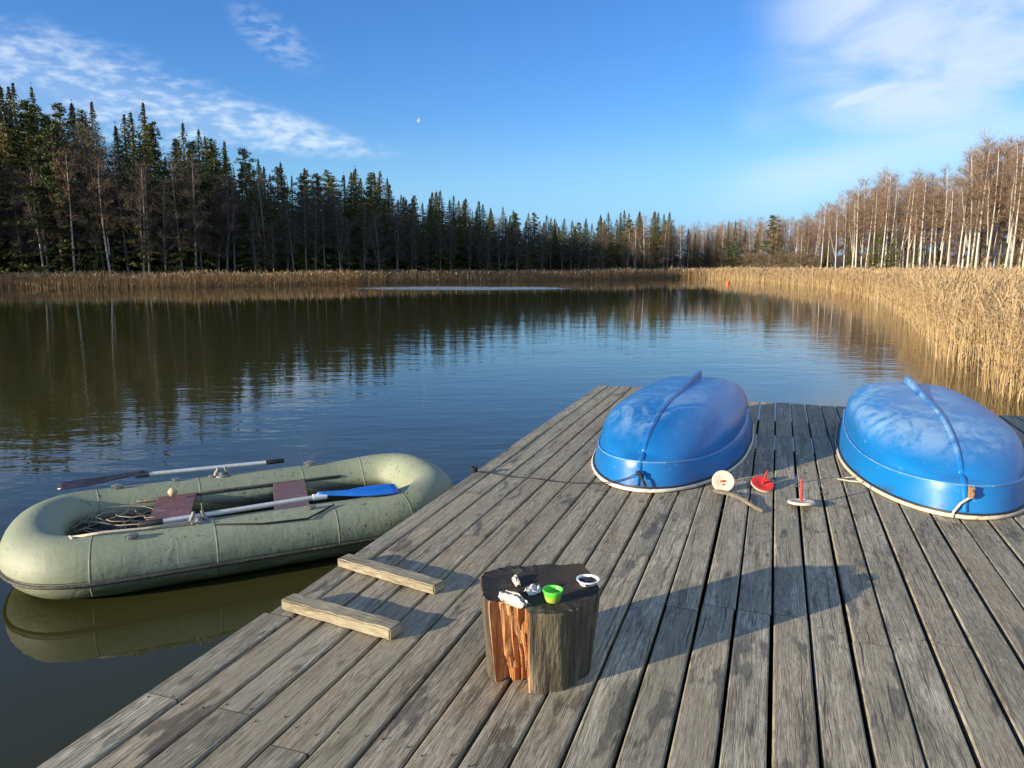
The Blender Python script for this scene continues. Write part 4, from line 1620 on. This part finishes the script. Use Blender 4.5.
h1 = R_(22.5)
boat1, beam1, L1 = dinghy("rowing_boat", (0.875, 5.22, 0.0), h1, M_BLUE1, M_RIM, "upturned glossy blue dinghy with white rim, a dark cord at its bow")
mb = MB()
mb.tube([(0.0, 0.05, 0.14), (0.012, 0.02, 0.15), (0.014, 0.014, 0.128), (0.0, 0.03, 0.115)], 0.006, 6)
mb.obj("bow_eye", M_BLACK, boat1)
h2 = R_(19.5)
boat2, beam2, L2 = dinghy("rowing_boat", (2.845, 4.64, 0.0), h2, M_BLUE2, M_RIM2, "upturned blue dinghy with chalky white weathering on its bottom and cream rim", L=3.0, HB=0.64)
mb = MB()
mb.box((0.03, 0.035, 0.17), (0.035, 0.03, 0.075), bev=0.006)
mb.tube([(0.03, 0.02, 0.19), (0.035, 0.0, 0.17), (0.03, 0.005, 0.145)], 0.008, 6)
mb.obj("bow_eye", M_RUST, boat2)
mb = MB()
mb.tube([(0.02, 0.03, 0.135), (-0.03, 0.008, 0.10), (-0.065, 0.0, 0.045), (-0.075, -0.012, 0.01)], 0.011, 8, flat=0.5)
mb.obj("strap", M_TWINE, boat2)

# mooring cord from the first dinghy to the dock edge
cs = gp(474, 471.5, 0.02)
ce = boat1.matrix_basis @ Vector((0.0, 0.0, 0.0))
bpy.context.view_layer.update()
ce = boat1.matrix_world @ Vector((0.0, 0.012, 0.135))
pts = []
for i in range(25):
    f = i / 24
    p = cs.lerp(ce, f)
    p.z = max(0.012, (1 - f) * 0.02 + f ** 6 * 0.135 + 0.004 * math.sin(f * 19))
    p += Vector((0, 1, 0)) * 0.006 * math.sin(f * 23)
    pts.append(p)
mb = MB()
mb.tube(pts, 0.0038, 6)
mb.tube([ce + Vector((0.01, -0.01, -0.005)), ce + Vector((0.03, -0.045, -0.03)), ce + Vector((0.05, -0.06, -0.075))], 0.009, 6)
mb.tube([ce + Vector((-0.012, -0.01, 0.01)), ce + Vector((0.02, -0.02, 0.0)), ce + Vector((0.035, -0.02, -0.03))], 0.013, 6)
for k in range(3):
    mb.tube([cs + Vector((0.022 * math.cos(a), 0.022 * math.sin(a), 0.004 + 0.012 * k)) for a in np.linspace(0, 2 * PI, 12)[:-1]], 0.008, 6, closed=True)
o = mb.obj("mooring_cord", M_ROPE, smooth=True)
tag(o, "thin dark mooring cord stretched over the planks to the glossy blue dinghy", "rope")

# twine at the second dinghy
mb = MB()
tw = [gp(862, 482, 0.03), gp(850, 481, 0.012), gp(838, 479, 0.012), gp(846, 477.5, 0.012), gp(858, 477, 0.03)]
mb.tube(tw, 0.006, 6)
tag(mb.obj("twine", M_TWINE, smooth=True), "short loop of pale twine lying beside the chalky blue dinghy", "twine")

# ------------------------------------------------------------------ inflatable boat
AX = Vector((0.893, 0.45, 0)).normalized()
NX = Vector((-AX.y, AX.x, 0))
AN = lambda a, n, z: AX * a + NX * n + Vector((0, 0, z))
TR = 0.197
NC_ = 5.87           # centre line across
IC = AN(0.735, NC_, WATER)
infl = empty("inflatable_boat", IC, math.atan2(AX.y, AX.x))
tag(infl, "faded olive green inflatable boat afloat beside the dock", "inflatable boat")
LA = 1.385            # half length of the tube's centre line
LB = 0.553
# centre line: straight sides, chamfered and rounded ends
ctrl = [(-1.16, -LB), (-0.5, -LB), (0.5, -LB), (1.10, -LB), (LA - 0.06, -LB * 0.72), (LA, -LB * 0.30), (LA, LB * 0.30), (LA - 0.06, LB * 0.72), (1.10, LB), (0.5, LB), (-0.5, LB), (-1.16, LB),
        (-LA + 0.06, LB * 0.70), (-LA, LB * 0.30), (-LA, -LB * 0.30), (-LA + 0.06, -LB * 0.70)]


def chaikin(p, k=3):
    for _ in range(k):
        q = []
        for i in range(len(p)):
            a, b2 = Vector(p[i]), Vector(p[(i + 1) % len(p)])
            q += [a * 0.75 + b2 * 0.25, a * 0.25 + b2 * 0.75]
        p = [tuple(x) for x in q]
    return p


cl_ = [(x, y, 0.0) for (x, y) in ctrl]
cl_ = chaikin(cl_, 3)
def lift(x):
    q = max(0.0, abs(x) - 0.75)
    return (0.15 if x > 0 else 0.03) * q ** 1.5
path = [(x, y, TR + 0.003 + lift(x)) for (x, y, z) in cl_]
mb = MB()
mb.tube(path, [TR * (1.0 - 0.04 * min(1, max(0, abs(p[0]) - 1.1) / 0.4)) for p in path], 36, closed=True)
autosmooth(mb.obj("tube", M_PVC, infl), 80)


def ring_at(idx, r, w=0.0032):
    p = [Vector(q) for q in path]
    k = len(p)
    d = (p[(idx + 1) % k] - p[idx - 1]).normalized()
    x = d.cross(Vector((0, 0, 1))).normalized()
    y = x.cross(d)
    return [p[idx] + (x * math.cos(a) + y * math.sin(a)) * r for a in np.linspace(0, 2 * PI, 37)[:-1]]


def nearest_idx(x, side):
    return min(range(len(path)), key=lambda i: abs(path[i][0] - x) + (0 if path[i][1] * side > 0 else 9))


for x in (-1.02, -0.28, 0.45, 1.05):
    for side in (-1, 1):
        mb = MB()
        i_ = nearest_idx(x, side)
        pm = Vector(path[i_])
        dm_ = (Vector(path[(i_ + 1) % len(path)]) - Vector(path[i_ - 1])).normalized()
        mb.tube([pm - dm_ * 0.0075, pm - dm_ * 0.007, pm + dm_ * 0.007, pm + dm_ * 0.0075], [TR - 0.002, TR + 0.0003, TR + 0.0003, TR - 0.002], 36, cap=False)
        mb.obj("seam", M_SEAM, infl, True)
# rub strake round the outside
mb = MB()
out = []
k = len(path)
for i in range(k):
    a, b2 = Vector(path[i - 1]), Vector(path[(i + 1) % k])
    d = (b2 - a).normalized()
    nrm = d.cross(Vector((0, 0, 1))).normalized()
    ang = R_(-16)
    out.append(Vector(path[i]) + (nrm * math.cos(ang) + Vector((0, 0, 1)) * math.sin(ang)) * (TR + 0.001))
mb.tube(out, 0.0125, 8, closed=True)
mb.tube([p + Vector((0, 0, 0.022)) for p in out], 0.005, 6, closed=True)
mb.obj("rub_strake", M_STRAKE, infl, True)
# floor
mb = MB()
fl = [Vector((p[0] * 0.93, p[1] * 0.85, 0.055)) for p in path]
cen = Vector((0, 0, 0.04))
mb.add([cen] + fl, [(0, i + 1, (i + 1) % k + 1) for i in range(k)])
mb.obj("floor", M_PVCFLOOR, infl, True)


def loc_of(px, py, z):
    """boat local point from a sight line and a height above the water"""
    p = gp(px, py, WATER + z)
    q = p - IC
    return Vector((q.dot(AX), q.dot(NX), z))


def bench(x0, x1, skew, mat, lab):
    z = 0.32
    mb = MB()
    mb.box((0, 0, 0), (x1 - x0, 2 * LB - 0.06, 0.016), bev=0.004)
    o = mb.obj("bench", mat, infl)
    o.location = ((x0 + x1) / 2, 0.0, z)
    o.rotation_euler = (0, 0, skew)
    o["label"] = lab
    return o


bench(-0.66, -0.39, R_(-9), M_BENCH, "maroon bench board with a pale ball on it")
bench(0.19, 0.44, R_(-9), M_BENCH2, "duller maroon bench board")
# inner carrying rails along the tubes
for side in (-1, 1):
    mb = MB()
    yy = side * (LB - TR * 0.82)
    mb.tube([(-0.75, yy, 0.315), (-0.1, yy, 0.318), (0.55, yy, 0.318), (0.80, yy, 0.315)], 0.013, 8)
    mb.obj("bench_rail", M_STRAKE, infl, True)
# oarlocks and cleats
def oarlock(x, side):
    mb = MB()
    y = side * LB
    z = 2 * TR + 0.003
    mb.lathe([(0.055, -0.012), (0.05, 0.004), (0.026, 0.012), (0.022, 0.03)], 14, (x, y, z))
    for q in (-1, 1):
        mb.tube([(x + q * 0.05, y, z + 0.004), (x + q * 0.04, y, z + 0.03), (x + q * 0.028, y, z + 0.05), (x + q * 0.026, y, z + 0.072)], [0.016, 0.017, 0.014, 0.010], 8)
        mb.box((x + q * 0.075, y, z + 0.002), (0.05, 0.04, 0.018), bev=0.005)
    mb.box((x, y, z + 0.022), (0.06, 0.036, 0.026), bev=0.006)
    autosmooth(mb.obj("oarlock", M_GREYP, infl), 50)


oarlock(-0.39, -1)
oarlock(-0.12, 1)
def cleat(x, y, z, s=1.0):
    mb = MB()
    mb.box((x, y, z + 0.012 * s), (0.05 * s, 0.04 * s, 0.022 * s), bev=0.005)
    mb.tube([(x - 0.04 * s, y, z + 0.02 * s), (x, y, z + 0.03 * s), (x + 0.04 * s, y, z + 0.02 * s)], 0.012 * s, 7)
    autosmooth(mb.obj("cleat", M_GREYP, infl), 50)


TZ = 2 * TR + 0.003
cleat(-0.79, -LB - 0.09, TZ - 0.022)
cleat(-0.87, LB - 0.02, TZ - 0.004)
cleat(-0.46, LB, TZ - 0.004, 0.8)
cleat(0.58, LB, TZ - 0.003, 1.1)
cleat(0.34, -LB - 0.05, TZ - 0.008, 0.8)
# grab cords on the near and far tube
mb = MB()
mb.tube([(-1.12, -LB + 0.02, TZ + 0.004), (-0.95, -LB - 0.02, TZ + 0.022), (-0.7, -LB - 0.03, TZ + 0.012), (-0.42, -LB - 0.05, TZ + 0.02)], 0.009, 8)
mb.tube([(-1.135, -LB + 0.05, TZ - 0.002), (-1.115, -LB - 0.01, TZ + 0.002)], 0.013, 8)
mb.obj("grab_cord", M_TWINE, infl, True)
mb = MB()
mb.tube([(-0.3, -LB - 0.08, TZ - 0.010), (0.0, -LB - 0.13, TZ - 0.036), (0.3, -LB - 0.14, TZ - 0.042), (0.5, -LB - 0.06, TZ + 0.003)], 0.006, 6)
mb.obj("grab_cord", M_ROPE, infl, True)

# oars
def oar(label, grip0, grip1, shaft1, blade1, m_shaft, m_grip, m_blade, bw, roll):
    root = empty("oar", grip0)
    tag(root, label, "oar")
    g0, g1, s1, b1 = [Vector(p) - Vector(grip0) for p in (grip0, grip1, shaft1, blade1)]
    mb = MB()
    mb.tube([g1, s1], 0.0175, 12)
    autosmooth(mb.obj("shaft", m_shaft, root), 60)
    mb = MB()
    mb.tube([g0, g0.lerp(g1, 0.06), g1.lerp(g0, 0.06), g1 * 1.0 + (g1 - g0) * 0.02], [0.015, 0.0205, 0.0205, 0.017], 12)
    autosmooth(mb.obj("grip", m_grip, root), 60)
    d = (b1 - s1)
    L = d.length
    d.normalize()
    side = d.cross(Vector((0, 0, 1))).normalized()
    up = side.cross(d)
    side, up = side * math.cos(roll) + up * math.sin(roll), up * math.cos(roll) - side * math.sin(roll)
    V, Fb = [], []
    ks, js = 14, 9
    for i in range(ks):
        f = i / (ks - 1)
        w = bw * (0.14 + 0.86 * sstep(np.array([f]), 0.0, 0.75)[0]) * (1 if f < 0.97 else 0.93)
        for j in range(js):
            q = -1 + 2 * j / (js - 1)
            camber = 0.012 * (1 - q * q) + 0.010 * math.exp(-(q / 0.12) ** 2) * (1 - f * 0.5) + 0.006 * (math.exp(-((abs(q) - 0.55) / 0.1) ** 2)) * f
            V.append(s1 + d * L * f + side * w * q + up * (camber + 0.018 * (1 - f) * (1 - abs(q) * 0.5)))
    for i in range(ks - 1):
        for j in range(js - 1):
            a = i * js + j
            Fb.append((a, a + 1, a + js + 1, a + js))
    mb = MB()
    mb.add(V, Fb)
    ob = mb.obj("blade", m_blade, root, True)
    md = ob.modifiers.new("thick", 'SOLIDIFY')
    md.thickness = 0.008
    mb = MB()
    mb.tube([s1 - d * 0.03, s1 + d * 0.07], [0.023, 0.02], 12)
    autosmooth(mb.obj("ferrule", M_WHITEP if m_blade is M_OARBLUE else m_blade, root), 60)
    return root


zt = WATER + 2 * TR + 0.04
o1 = gp(138, 524.5, zt - 0.01)
oar("oar with bright blue blade, lying along the boat's side next to the dock", o1, gp(163, 521.5, zt - 0.005), gp(317, 497, zt + 0.01), gp(396, 488, zt + 0.0), M_ALU, M_BLACK, M_OARBLUE, 0.078, R_(-12))
o2 = gp(284, 460.5, zt)
oar("oar with dark wet blade, lying along the boat's side facing open water", o2, gp(266, 462.5, zt), gp(145, 474.5, zt), gp(58, 486, zt - 0.02), M_ALU, M_BLACK, M_OARDARK, 0.06, R_(14))

# small ball on the bench and a tangle of line in the bow
mb = MB()
p = infl.location + AX * -0.50 + NX * 0.30
mb.lathe([(0.001, -0.034), (0.02, -0.028), (0.034, -0.008), (0.035, 0.008), (0.022, 0.028), (0.001, 0.035)], 16, (0, 0, 0.035))
o = mb.obj("cork_float", M_CORK, smooth=True)
o.location = (p.x, p.y, WATER + 0.346)
tag(o, "small pale round float on the maroon bench of the inflatable", "float")
mb = MB()
pts = []
a = 0.0
for i in range(130):
    f = i / 129
    a += rng.uniform(0.25, 0.75)
    r = 0.10 + 0.09 * math.sin(i * 0.37) + rng.normal(0, 0.015)
    pts.append(Vector((-0.86 + 0.22 * math.sin(i * 0.21) + r * math.cos(a), 0.02 + 0.16 * math.sin(i * 0.13) + r * math.sin(a), 0.22 + 0.11 * abs(math.sin(i * 0.29)))))
mb.tube(pts, 0.004, 5)
o = mb.obj("tangled_line", M_LINE, smooth=True)
o.location = IC
o.rotation_euler = (0, 0, math.atan2(AX.y, AX.x))
tag(o, "tangle of pale anchor line heaped in the bow of the inflatable", "rope")
mb = MB()
for k_, (xx, yy) in enumerate(((-0.95, 0.1), (-0.8, -0.08), (-0.98, -0.12), (-0.7, 0.12))):
    mb.box((xx, yy, 0.14), (0.24, 0.18, 0.18), Matrix.Rotation(k_ * 0.8, 3, 'Z'), bev=0.03)
o = mb.obj("anchor_bag", M_BLACK, smooth=True)
o.location = IC
o.rotation_euler = (0, 0, math.atan2(AX.y, AX.x))
tag(o, "black crumpled bag under the tangled line in the inflatable", "bag")

# ------------------------------------------------------------------ stump
ST = Vector((0.102, 2.88, 0.0))
stump = empty("stump", ST)
tag(stump, "weathered log stump used as a table, split open to orange wood", "stump")
HS = 0.335
toc = math.atan2(-ST.y, -ST.x)      # direction from the stump to the camera
NA = 200


def rad_at(a, z):
    rel = (a - toc + PI) % (2 * PI) - PI      # 0 faces the camera, + turns counter-clockwise
    f = z / HS
    r = 0.212 + 0.030 * f
    r += 0.007 * math.sin(3 * a + 0.6) + 0.005 * math.sin(5 * a + 2.0) + 0.003 * math.sin(11 * a + 4 * f)
    r += 0.05 * math.exp(-((rel - 2.35) / 0.16) ** 2) * f ** 2 * 0.35      # raised sliver at the back
    r += 0.03 * math.exp(-((rel + 2.3) / 0.35) ** 2) * math.exp(-((f - 0.45) / 0.22) ** 2)
    r += 0.006 * mnoise.noise(Vector((math.cos(a) * 6, math.sin(a) * 6, z * 4))) + 0.0035 * mnoise.noise(Vector((math.cos(a) * 22, math.sin(a) * 22, z * 7)))
    # facets left by the axe
    r -= 0.010 * max(0.0, math.cos(rel * 4.0 - 0.5)) ** 2
    return r, rel


lev = [0.0, 0.02, 0.06, 0.11, 0.17, 0.23, 0.28, 0.315, HS - 0.008, HS]
N0, N1 = R_(-47), R_(-10)                   # the split, in front to the viewer's left
V, Fs, MI = [], [], []
ringr = {}
for li, z in enumerate(lev):
    for j in range(NA):
        a = 2 * PI * j / NA
        r, rel = rad_at(a, z)
        notch = N0 < rel < N1
        if notch:
            qn = (rel - N0) / (N1 - N0)
            dp = 0.036 + 0.020 * (1 - z / HS) + 0.014 * mnoise.noise(Vector((qn * 7, z * 9, 1.7))) + 0.016 * (mnoise.noise(Vector((qn * 9, z * 2.5, 5.1))) > 0.05) + 0.012 * (qn > 0.45) * (1 - 0.8 * math.exp(-((z - 0.22) / 0.06) ** 2))
            r -= dp
        zz_ = z
        if z == HS:
            r -= 0.006
        if z >= HS - 0.01:
            zz_ += 0.006 * math.sin(2 * a + 1) + 0.018 * math.exp(-((rel - 2.3) / 0.25) ** 2) + 0.004 * mnoise.noise(Vector((math.cos(a) * 9, math.sin(a) * 9, 2.0)))
        if li == 0 and notch:
            zz_ = 0.004 + 0.012 * abs(mnoise.noise(Vector((j * 0.37, 0, 0))))
        V.append((r * math.cos(a), r * math.sin(a), zz_))
for li in range(len(lev) - 1):
    for j in range(NA):
        j2 = (j + 1) % NA
        a = 2 * PI * (j + 0.5) / NA
        rel = (a - toc + PI) % (2 * PI) - PI
        Fs.append((li * NA + j, li * NA + j2, (li + 1) * NA + j2, (li + 1) * NA + j))
        MI.append(1 if N0 - 0.05 < rel < N1 + 0.05 else 0)
mA, mB_ = MB(), MB()
selA = [f for f, q in zip(Fs, MI) if q == 0]
selB = [f for f, q in zip(Fs, MI) if q == 1]
for mm, sel in ((mA, selA), (mB_, selB)):
    used = sorted({i for f in sel for i in f})
    mp = {i: n for n, i in enumerate(used)}
    mm.add([V[i] for i in used], [tuple(mp[i] for i in f) for f in sel])
autosmooth(mA.obj("bark_side", M_STUMP, stump), 35)
autosmooth(mB_.obj("split_face", M_SPLIT, stump), 25)
mb = MB()
top = V[(len(lev) - 1) * NA:]
Vt, Ft = [], []
rr = [1.0, 0.97, 0.8, 0.6, 0.4, 0.2]
for q in rr:
    for j, (x, y, z) in enumerate(top):
        a = 2 * PI * j / NA
        dip = -0.004 * (1 - q) + 0.004 * mnoise.noise(Vector((x * q * 14, y * q * 14, 0)))
        x2, y2 = x, y
        rel = (a - toc + PI) % (2 * PI) - PI
        if N0 < rel < N1:     # the top shelf overhangs the split a little
            L_ = math.hypot(x, y)
            x2, y2 = x * (L_ + 0.018) / L_, y * (L_ + 0.018) / L_
        Vt.append((x2 * q, y2 * q, HS + (z - HS) * max(0, (q - 0.6) / 0.4) + (dip if q < 1 else 0) + 0.001))
for i in range(len(rr) - 1):
    for j in range(NA):
        j2 = (j + 1) % NA
        Ft.append((i * NA + j, i * NA + j2, (i + 1) * NA + j2, (i + 1) * NA + j))
Vt.append((0, 0, HS - 0.004))
for j in range(NA):
    Ft.append(((len(rr) - 1) * NA + j, (len(rr) - 1) * NA + (j + 1) % NA, len(Vt) - 1))
mb.add(Vt, Ft)
autosmooth(mb.obj("cut_top", M_STOP, stump), 50)

# bait tub, cup and litter on the stump
tz = HS + 0.001
p = gp(553, 603, tz)
tub = empty("bait_tub", (p.x, p.y + 0.02, tz))
tub.scale = (0.86, 0.86, 0.70)
tag(tub, "small bright green tub of yellow bait on the stump", "tub")
mb = MB()
mb.lathe([(0.030, 0.0), (0.032, 0.002), (0.043, 0.058), (0.0455, 0.060), (0.0455, 0.066), (0.0415, 0.066), (0.040, 0.056), (0.033, 0.030)], 32, close=False)
mb.lathe([(0.030, 0.0005), (0.001, 0.0005)], 32, close=False)
autosmooth(mb.obj("cup", M_TUB, tub), 40)
mb = MB()
mb.lathe([(0.001, 0.036), (0.015, 0.0365), (0.028, 0.034), (0.0335, 0.030)], 24, close=False)
mb.obj("bait", M_YELLOW, tub, True)

p = gp(588, 584, tz)
cup = empty("worm_cup", (p.x, p.y, tz))
cup.scale = (0.95, 0.95, 0.72)
tag(cup, "low white plastic cup of dark worms at the stump's far rim", "cup")
mb = MB()
mb.lathe([(0.034, 0.0), (0.044, 0.026), (0.0495, 0.028), (0.0495, 0.031), (0.043, 0.031), (0.038, 0.018)], 32, close=False)
mb.lathe([(0.034, 0.0005), (0.001, 0.0005)], 32, close=False)
autosmooth(mb.obj("cup", M_WHITEP, cup), 40)
mb = MB()
for k in range(34):
    a = rng.uniform(0, 2 * PI)
    r = 0.032 * math.sqrt(rng.uniform())
    q = rng.uniform(0, 6)
    c = Vector((r * math.cos(a), r * math.sin(a), 0.020 + rng.uniform(0, 0.004)))
    mb.tube([c + Vector((0.012 * math.cos(q + s), 0.012 * math.sin(q + s * 1.3), 0.002 * math.sin(s * 3))) * s for s in (-0.7, -0.3, 0.3, 0.7)], 0.0032, 5)
mb.lathe([(0.0385, 0.019), (0.001, 0.020)], 24, close=False)
mb.obj("worms", M_WORM, cup, True)


def crumple(name, px, py, sx, sy, sz_, rz, mat, label, cat, seed, amp=0.35):
    p = gp(px, py, tz)
    bm = bmesh.new()
    bmesh.ops.create_icosphere(bm, subdivisions=4, radius=1)
    for v in bm.verts:
        n = v.co.normalized()
        k = 1 + amp * mnoise.noise(n * 1.9 + Vector((seed, 0, 0))) + amp * 0.55 * abs(mnoise.noise(n * 4.6 + Vector((0, seed, 0)))) * 1.5 - 0.1 * amp * mnoise.noise(n * 11)
        v.co = Vector((n.x * sx * k, n.y * sy * k, max(0.0, n.z * sz_ * k + sz_ * 0.72)))
    me = bpy.data.meshes.new(name)
    bm.to_mesh(me)
    bm.free()
    o = link(name, me, mat)
    autosmooth(o, 28)
    o.location = p
    o.rotation_euler = (0, 0, rz)
    tag(o, label, cat)
    return o


def cloth(name, px, py, L, Wd, rz, mat, label, cat, seed, hgt, folds):
    """a soft piece lying in long folds, tapering to one end"""
    p = gp(px, py, tz)
    nu, nv = 46, 26
    V, Fc2 = [], []
    for i in range(nu):
        u = i / (nu - 1)
        w = Wd * (0.35 + 0.65 * math.sin(PI * min(1, 0.14 + u * 0.80)) ** 0.7) * (1 + 0.12 * mnoise.noise(Vector((u * 5, seed, 0))))
        for j in range(nv):
            v = -1 + 2 * j / (nv - 1)
            e = 1 - abs(v) ** 3
            z = 0.002 + hgt * e * (0.45 + 0.35 * math.cos(v * folds + seed + 2.2 * mnoise.noise(Vector((u * 2.2, v, seed)))) + 0.55 * mnoise.noise(Vector((u * 4.5, v * 2.5, seed)))) * (0.5 + 0.5 * math.sin(PI * (0.08 + 0.84 * u)))
            V.append((L * (u - 0.5) + 0.006 * mnoise.noise(Vector((v * 4, seed, u * 2))), w * v, max(0.0015, z)))
    for i in range(nu - 1):
        for j in range(nv - 1):
            a_ = i * nv + j
            Fc2.append((a_, a_ + nv, a_ + nv + 1, a_ + 1))
    me = bpy.data.meshes.new(name)
    me.from_pydata(V, [], Fc2)
    me.update()
    o = link(name, me, mat)
    md = o.modifiers.new("thick", 'SOLIDIFY')
    md.thickness = 0.002
    md.offset = -1
    autosmooth(o, 45)
    o.location = p
    o.rotation_euler = (0, 0, rz)
    tag(o, label, cat)
    return o


cloth("rag", 514, 601, 0.14, 0.036, R_(-52), M_CLOTH, "crumpled off-white rag at the edge of the stump over the orange split", "rag", 2.2, 0.034, 5.5)
cloth("paper_scrap", 533, 592, 0.062, 0.024, R_(30), M_PAPER, "small folded white paper scrap beside the green tub", "paper", 5.7, 0.030, 2.5)
cloth("cloth_scrap", 516, 582, 0.085, 0.013, R_(103), M_CLOTH, "narrow twist of pinkish white cloth behind the rag", "cloth", 8.1, 0.028, 1.5)

# ------------------------------------------------------------------ fishing discs
def disc(label, loc, normal, R, m_top, m_side, m_stick, stick_up, stick_dn, ring=False):
    root = empty("fishing_disc", loc)
    tag(root, label, "fishing float")
    q = Vector((0, 0, 1)).rotation_difference(Vector(normal).normalized())
    root.rotation_euler = q.to_euler()
    h = 0.009
    mb = MB()
    mb.lathe([(0.001, -h), (R * 0.93, -h), (R, -h * 0.6), (R, h * 0.55)], 36, close=False)
    autosmooth(mb.obj("underside", m_side, root), 40)
    mb = MB()
    mb.lathe([(R, h * 0.55), (R * 0.95, h), (R * 0.55, h * 1.02), (R * 0.5, h * 0.8), (0.001, h * 0.8)], 36, close=False)
    autosmooth(mb.obj("face", m_top, root), 40)
    mb = MB()
    mb.tube([(0, 0, -stick_dn), (0, 0, h), (0, 0, stick_up)], [0.0075, 0.0085, 0.006], 10)
    autosmooth(mb.obj("stick", m_stick, root), 50)
    if ring:
        mb = MB()
        mb.box((0, 0.0, h * 0.86), (R * 0.52, 0.012, 0.004), bev=0.0015)
        mb.box((0, -R * 0.3, h * 0.86), (R * 0.22, 0.012, 0.004), bev=0.0015)
        mb.obj("mark", m_stick, root)
    return root


p = gp(722, 489.5, 0.0)
disc("round cream fishing disc tipped up to face the shore, leaning on grey wood", (p.x, p.y - 0.02, 0.066), (-0.10, -0.90, 0.42), 0.078, M_CREAM, M_CREAM, M_RED, 0.014, 0.05, True)
p = gp(762, 489, 0.0)
disc("red-faced fishing disc lying tilted on the planks, its stick up", (p.x, p.y, 0.036), (0.10, -0.42, 0.90), 0.080, M_RED, M_CREAM, M_RED, 0.125, 0.02)
p = gp(801, 506.5, 0.0)
disc("pale fishing disc lying flat on the planks with a red stick upright", (p.x, p.y, 0.030), (0.0, 0.11, 1.0), 0.086, M_CREAM, M_CREAM, M_RED, 0.155, 0.026)
mb = MB()
fl_ = [gp(734, 481, 0.05), gp(742, 480, 0.006), gp(750, 477.5, 0.006), gp(757, 477, 0.006), gp(763, 481, 0.012)]
mb.tube([fl_[0].lerp(fl_[1], q) for q in (0, 0.5)] + fl_[1:], 0.0028, 5)
tag(mb.obj("fishing_line", M_TWINE, smooth=True), "thin pale line running over the planks between the cream disc and the red disc", "fishing line")
# grey driftwood slat below them
p0, p1 = gp(714, 492, 0.0), gp(763, 513, 0.0)
d = p1 - p0
mb = MB()
Ls = d.length
Vd, Fd = [], []
for i in range(12):
    f = i / 11
    w = 0.013 * (1 - 0.75 * abs(f - 0.35) ** 1.5 * 1.8) + 0.002 + 0.003 * mnoise.noise(Vector((f * 9, 0, 0)))
    z = 0.007 + 0.022 * math.sin(min(1, f * 1.2) * PI) ** 2
    for (yy, zz_) in ((-w, z - 0.006), (-w, z + 0.008), (-w * 0.2, z + 0.016), (w, z + 0.010), (w, z - 0.006)):
        Vd.append((f * Ls, yy + 0.022 * math.sin(f * 3.2), zz_))
    if i:
        for j in range(5):
            a = (i - 1) * 5
            Fd.append((a + j, a + 5 + j, a + 5 + (j + 1) % 5, a + (j + 1) % 5))
Fd += [tuple(range(5)), tuple(55 + j for j in reversed(range(5)))]
mb.add(Vd, Fd)
o = uv_box(mb.obj("driftwood", M_DRIFT), 0.4, 0)
o.location = p0
o.rotation_euler = (0, 0, math.atan2(d.y, d.x))
tag(o, "grey splintered strip of driftwood lying below the cream disc", "driftwood")

# ------------------------------------------------------------------ small far things
p = gp(727.5, 284, WATER)
mb = MB()
mb.lathe([(0.001, -0.12), (0.14, -0.08), (0.2, 0.05), (0.15, 0.22), (0.05, 0.32), (0.03, 0.42), (0.001, 0.43)], 18, close=False)
o = mb.obj("buoy", M_ORANGE, smooth=True)
o.location = p
tag(o, "tiny orange buoy floating before the far golden reeds", "buoy")

# the day moon
dm = ray(418, 120).normalized()
mm, t, b = new_mat("moon_surface")
em = t.node('ShaderNodeEmission')
t.put(em.inputs['Color'], t.mix(t.noise(coord(t), 0.02, 4), (0.62, 0.74, 0.92), (0.80, 0.88, 0.98)))
em.inputs['Strength'].default_value = 0.45
t.l.new(em.outputs[0], mm.node_tree.nodes['Material Output'].inputs['Surface'])
bm = bmesh.new()
bmesh.ops.create_uvsphere(bm, u_segments=24, v_segments=14, radius=21)
bmesh.ops.delete(bm, geom=[f for f in bm.faces if f.calc_center_median().x * 0.85 - f.calc_center_median().z * 0.5 < -2], context='FACES')
me = bpy.data.meshes.new("moon")
bm.to_mesh(me)
bm.free()
o = link("moon", me, mm, smooth=True)
o.location = cam.location + dm * 8000
o.visible_shadow = True
tag(o, "tiny pale half moon in the blue daytime sky", "moon")

SC.cycles.use_adaptive_sampling = True
SC.cycles.use_denoising = True
SC.cycles.max_bounces = 6
SC.cycles.caustics_reflective = False
SC.cycles.caustics_refractive = False
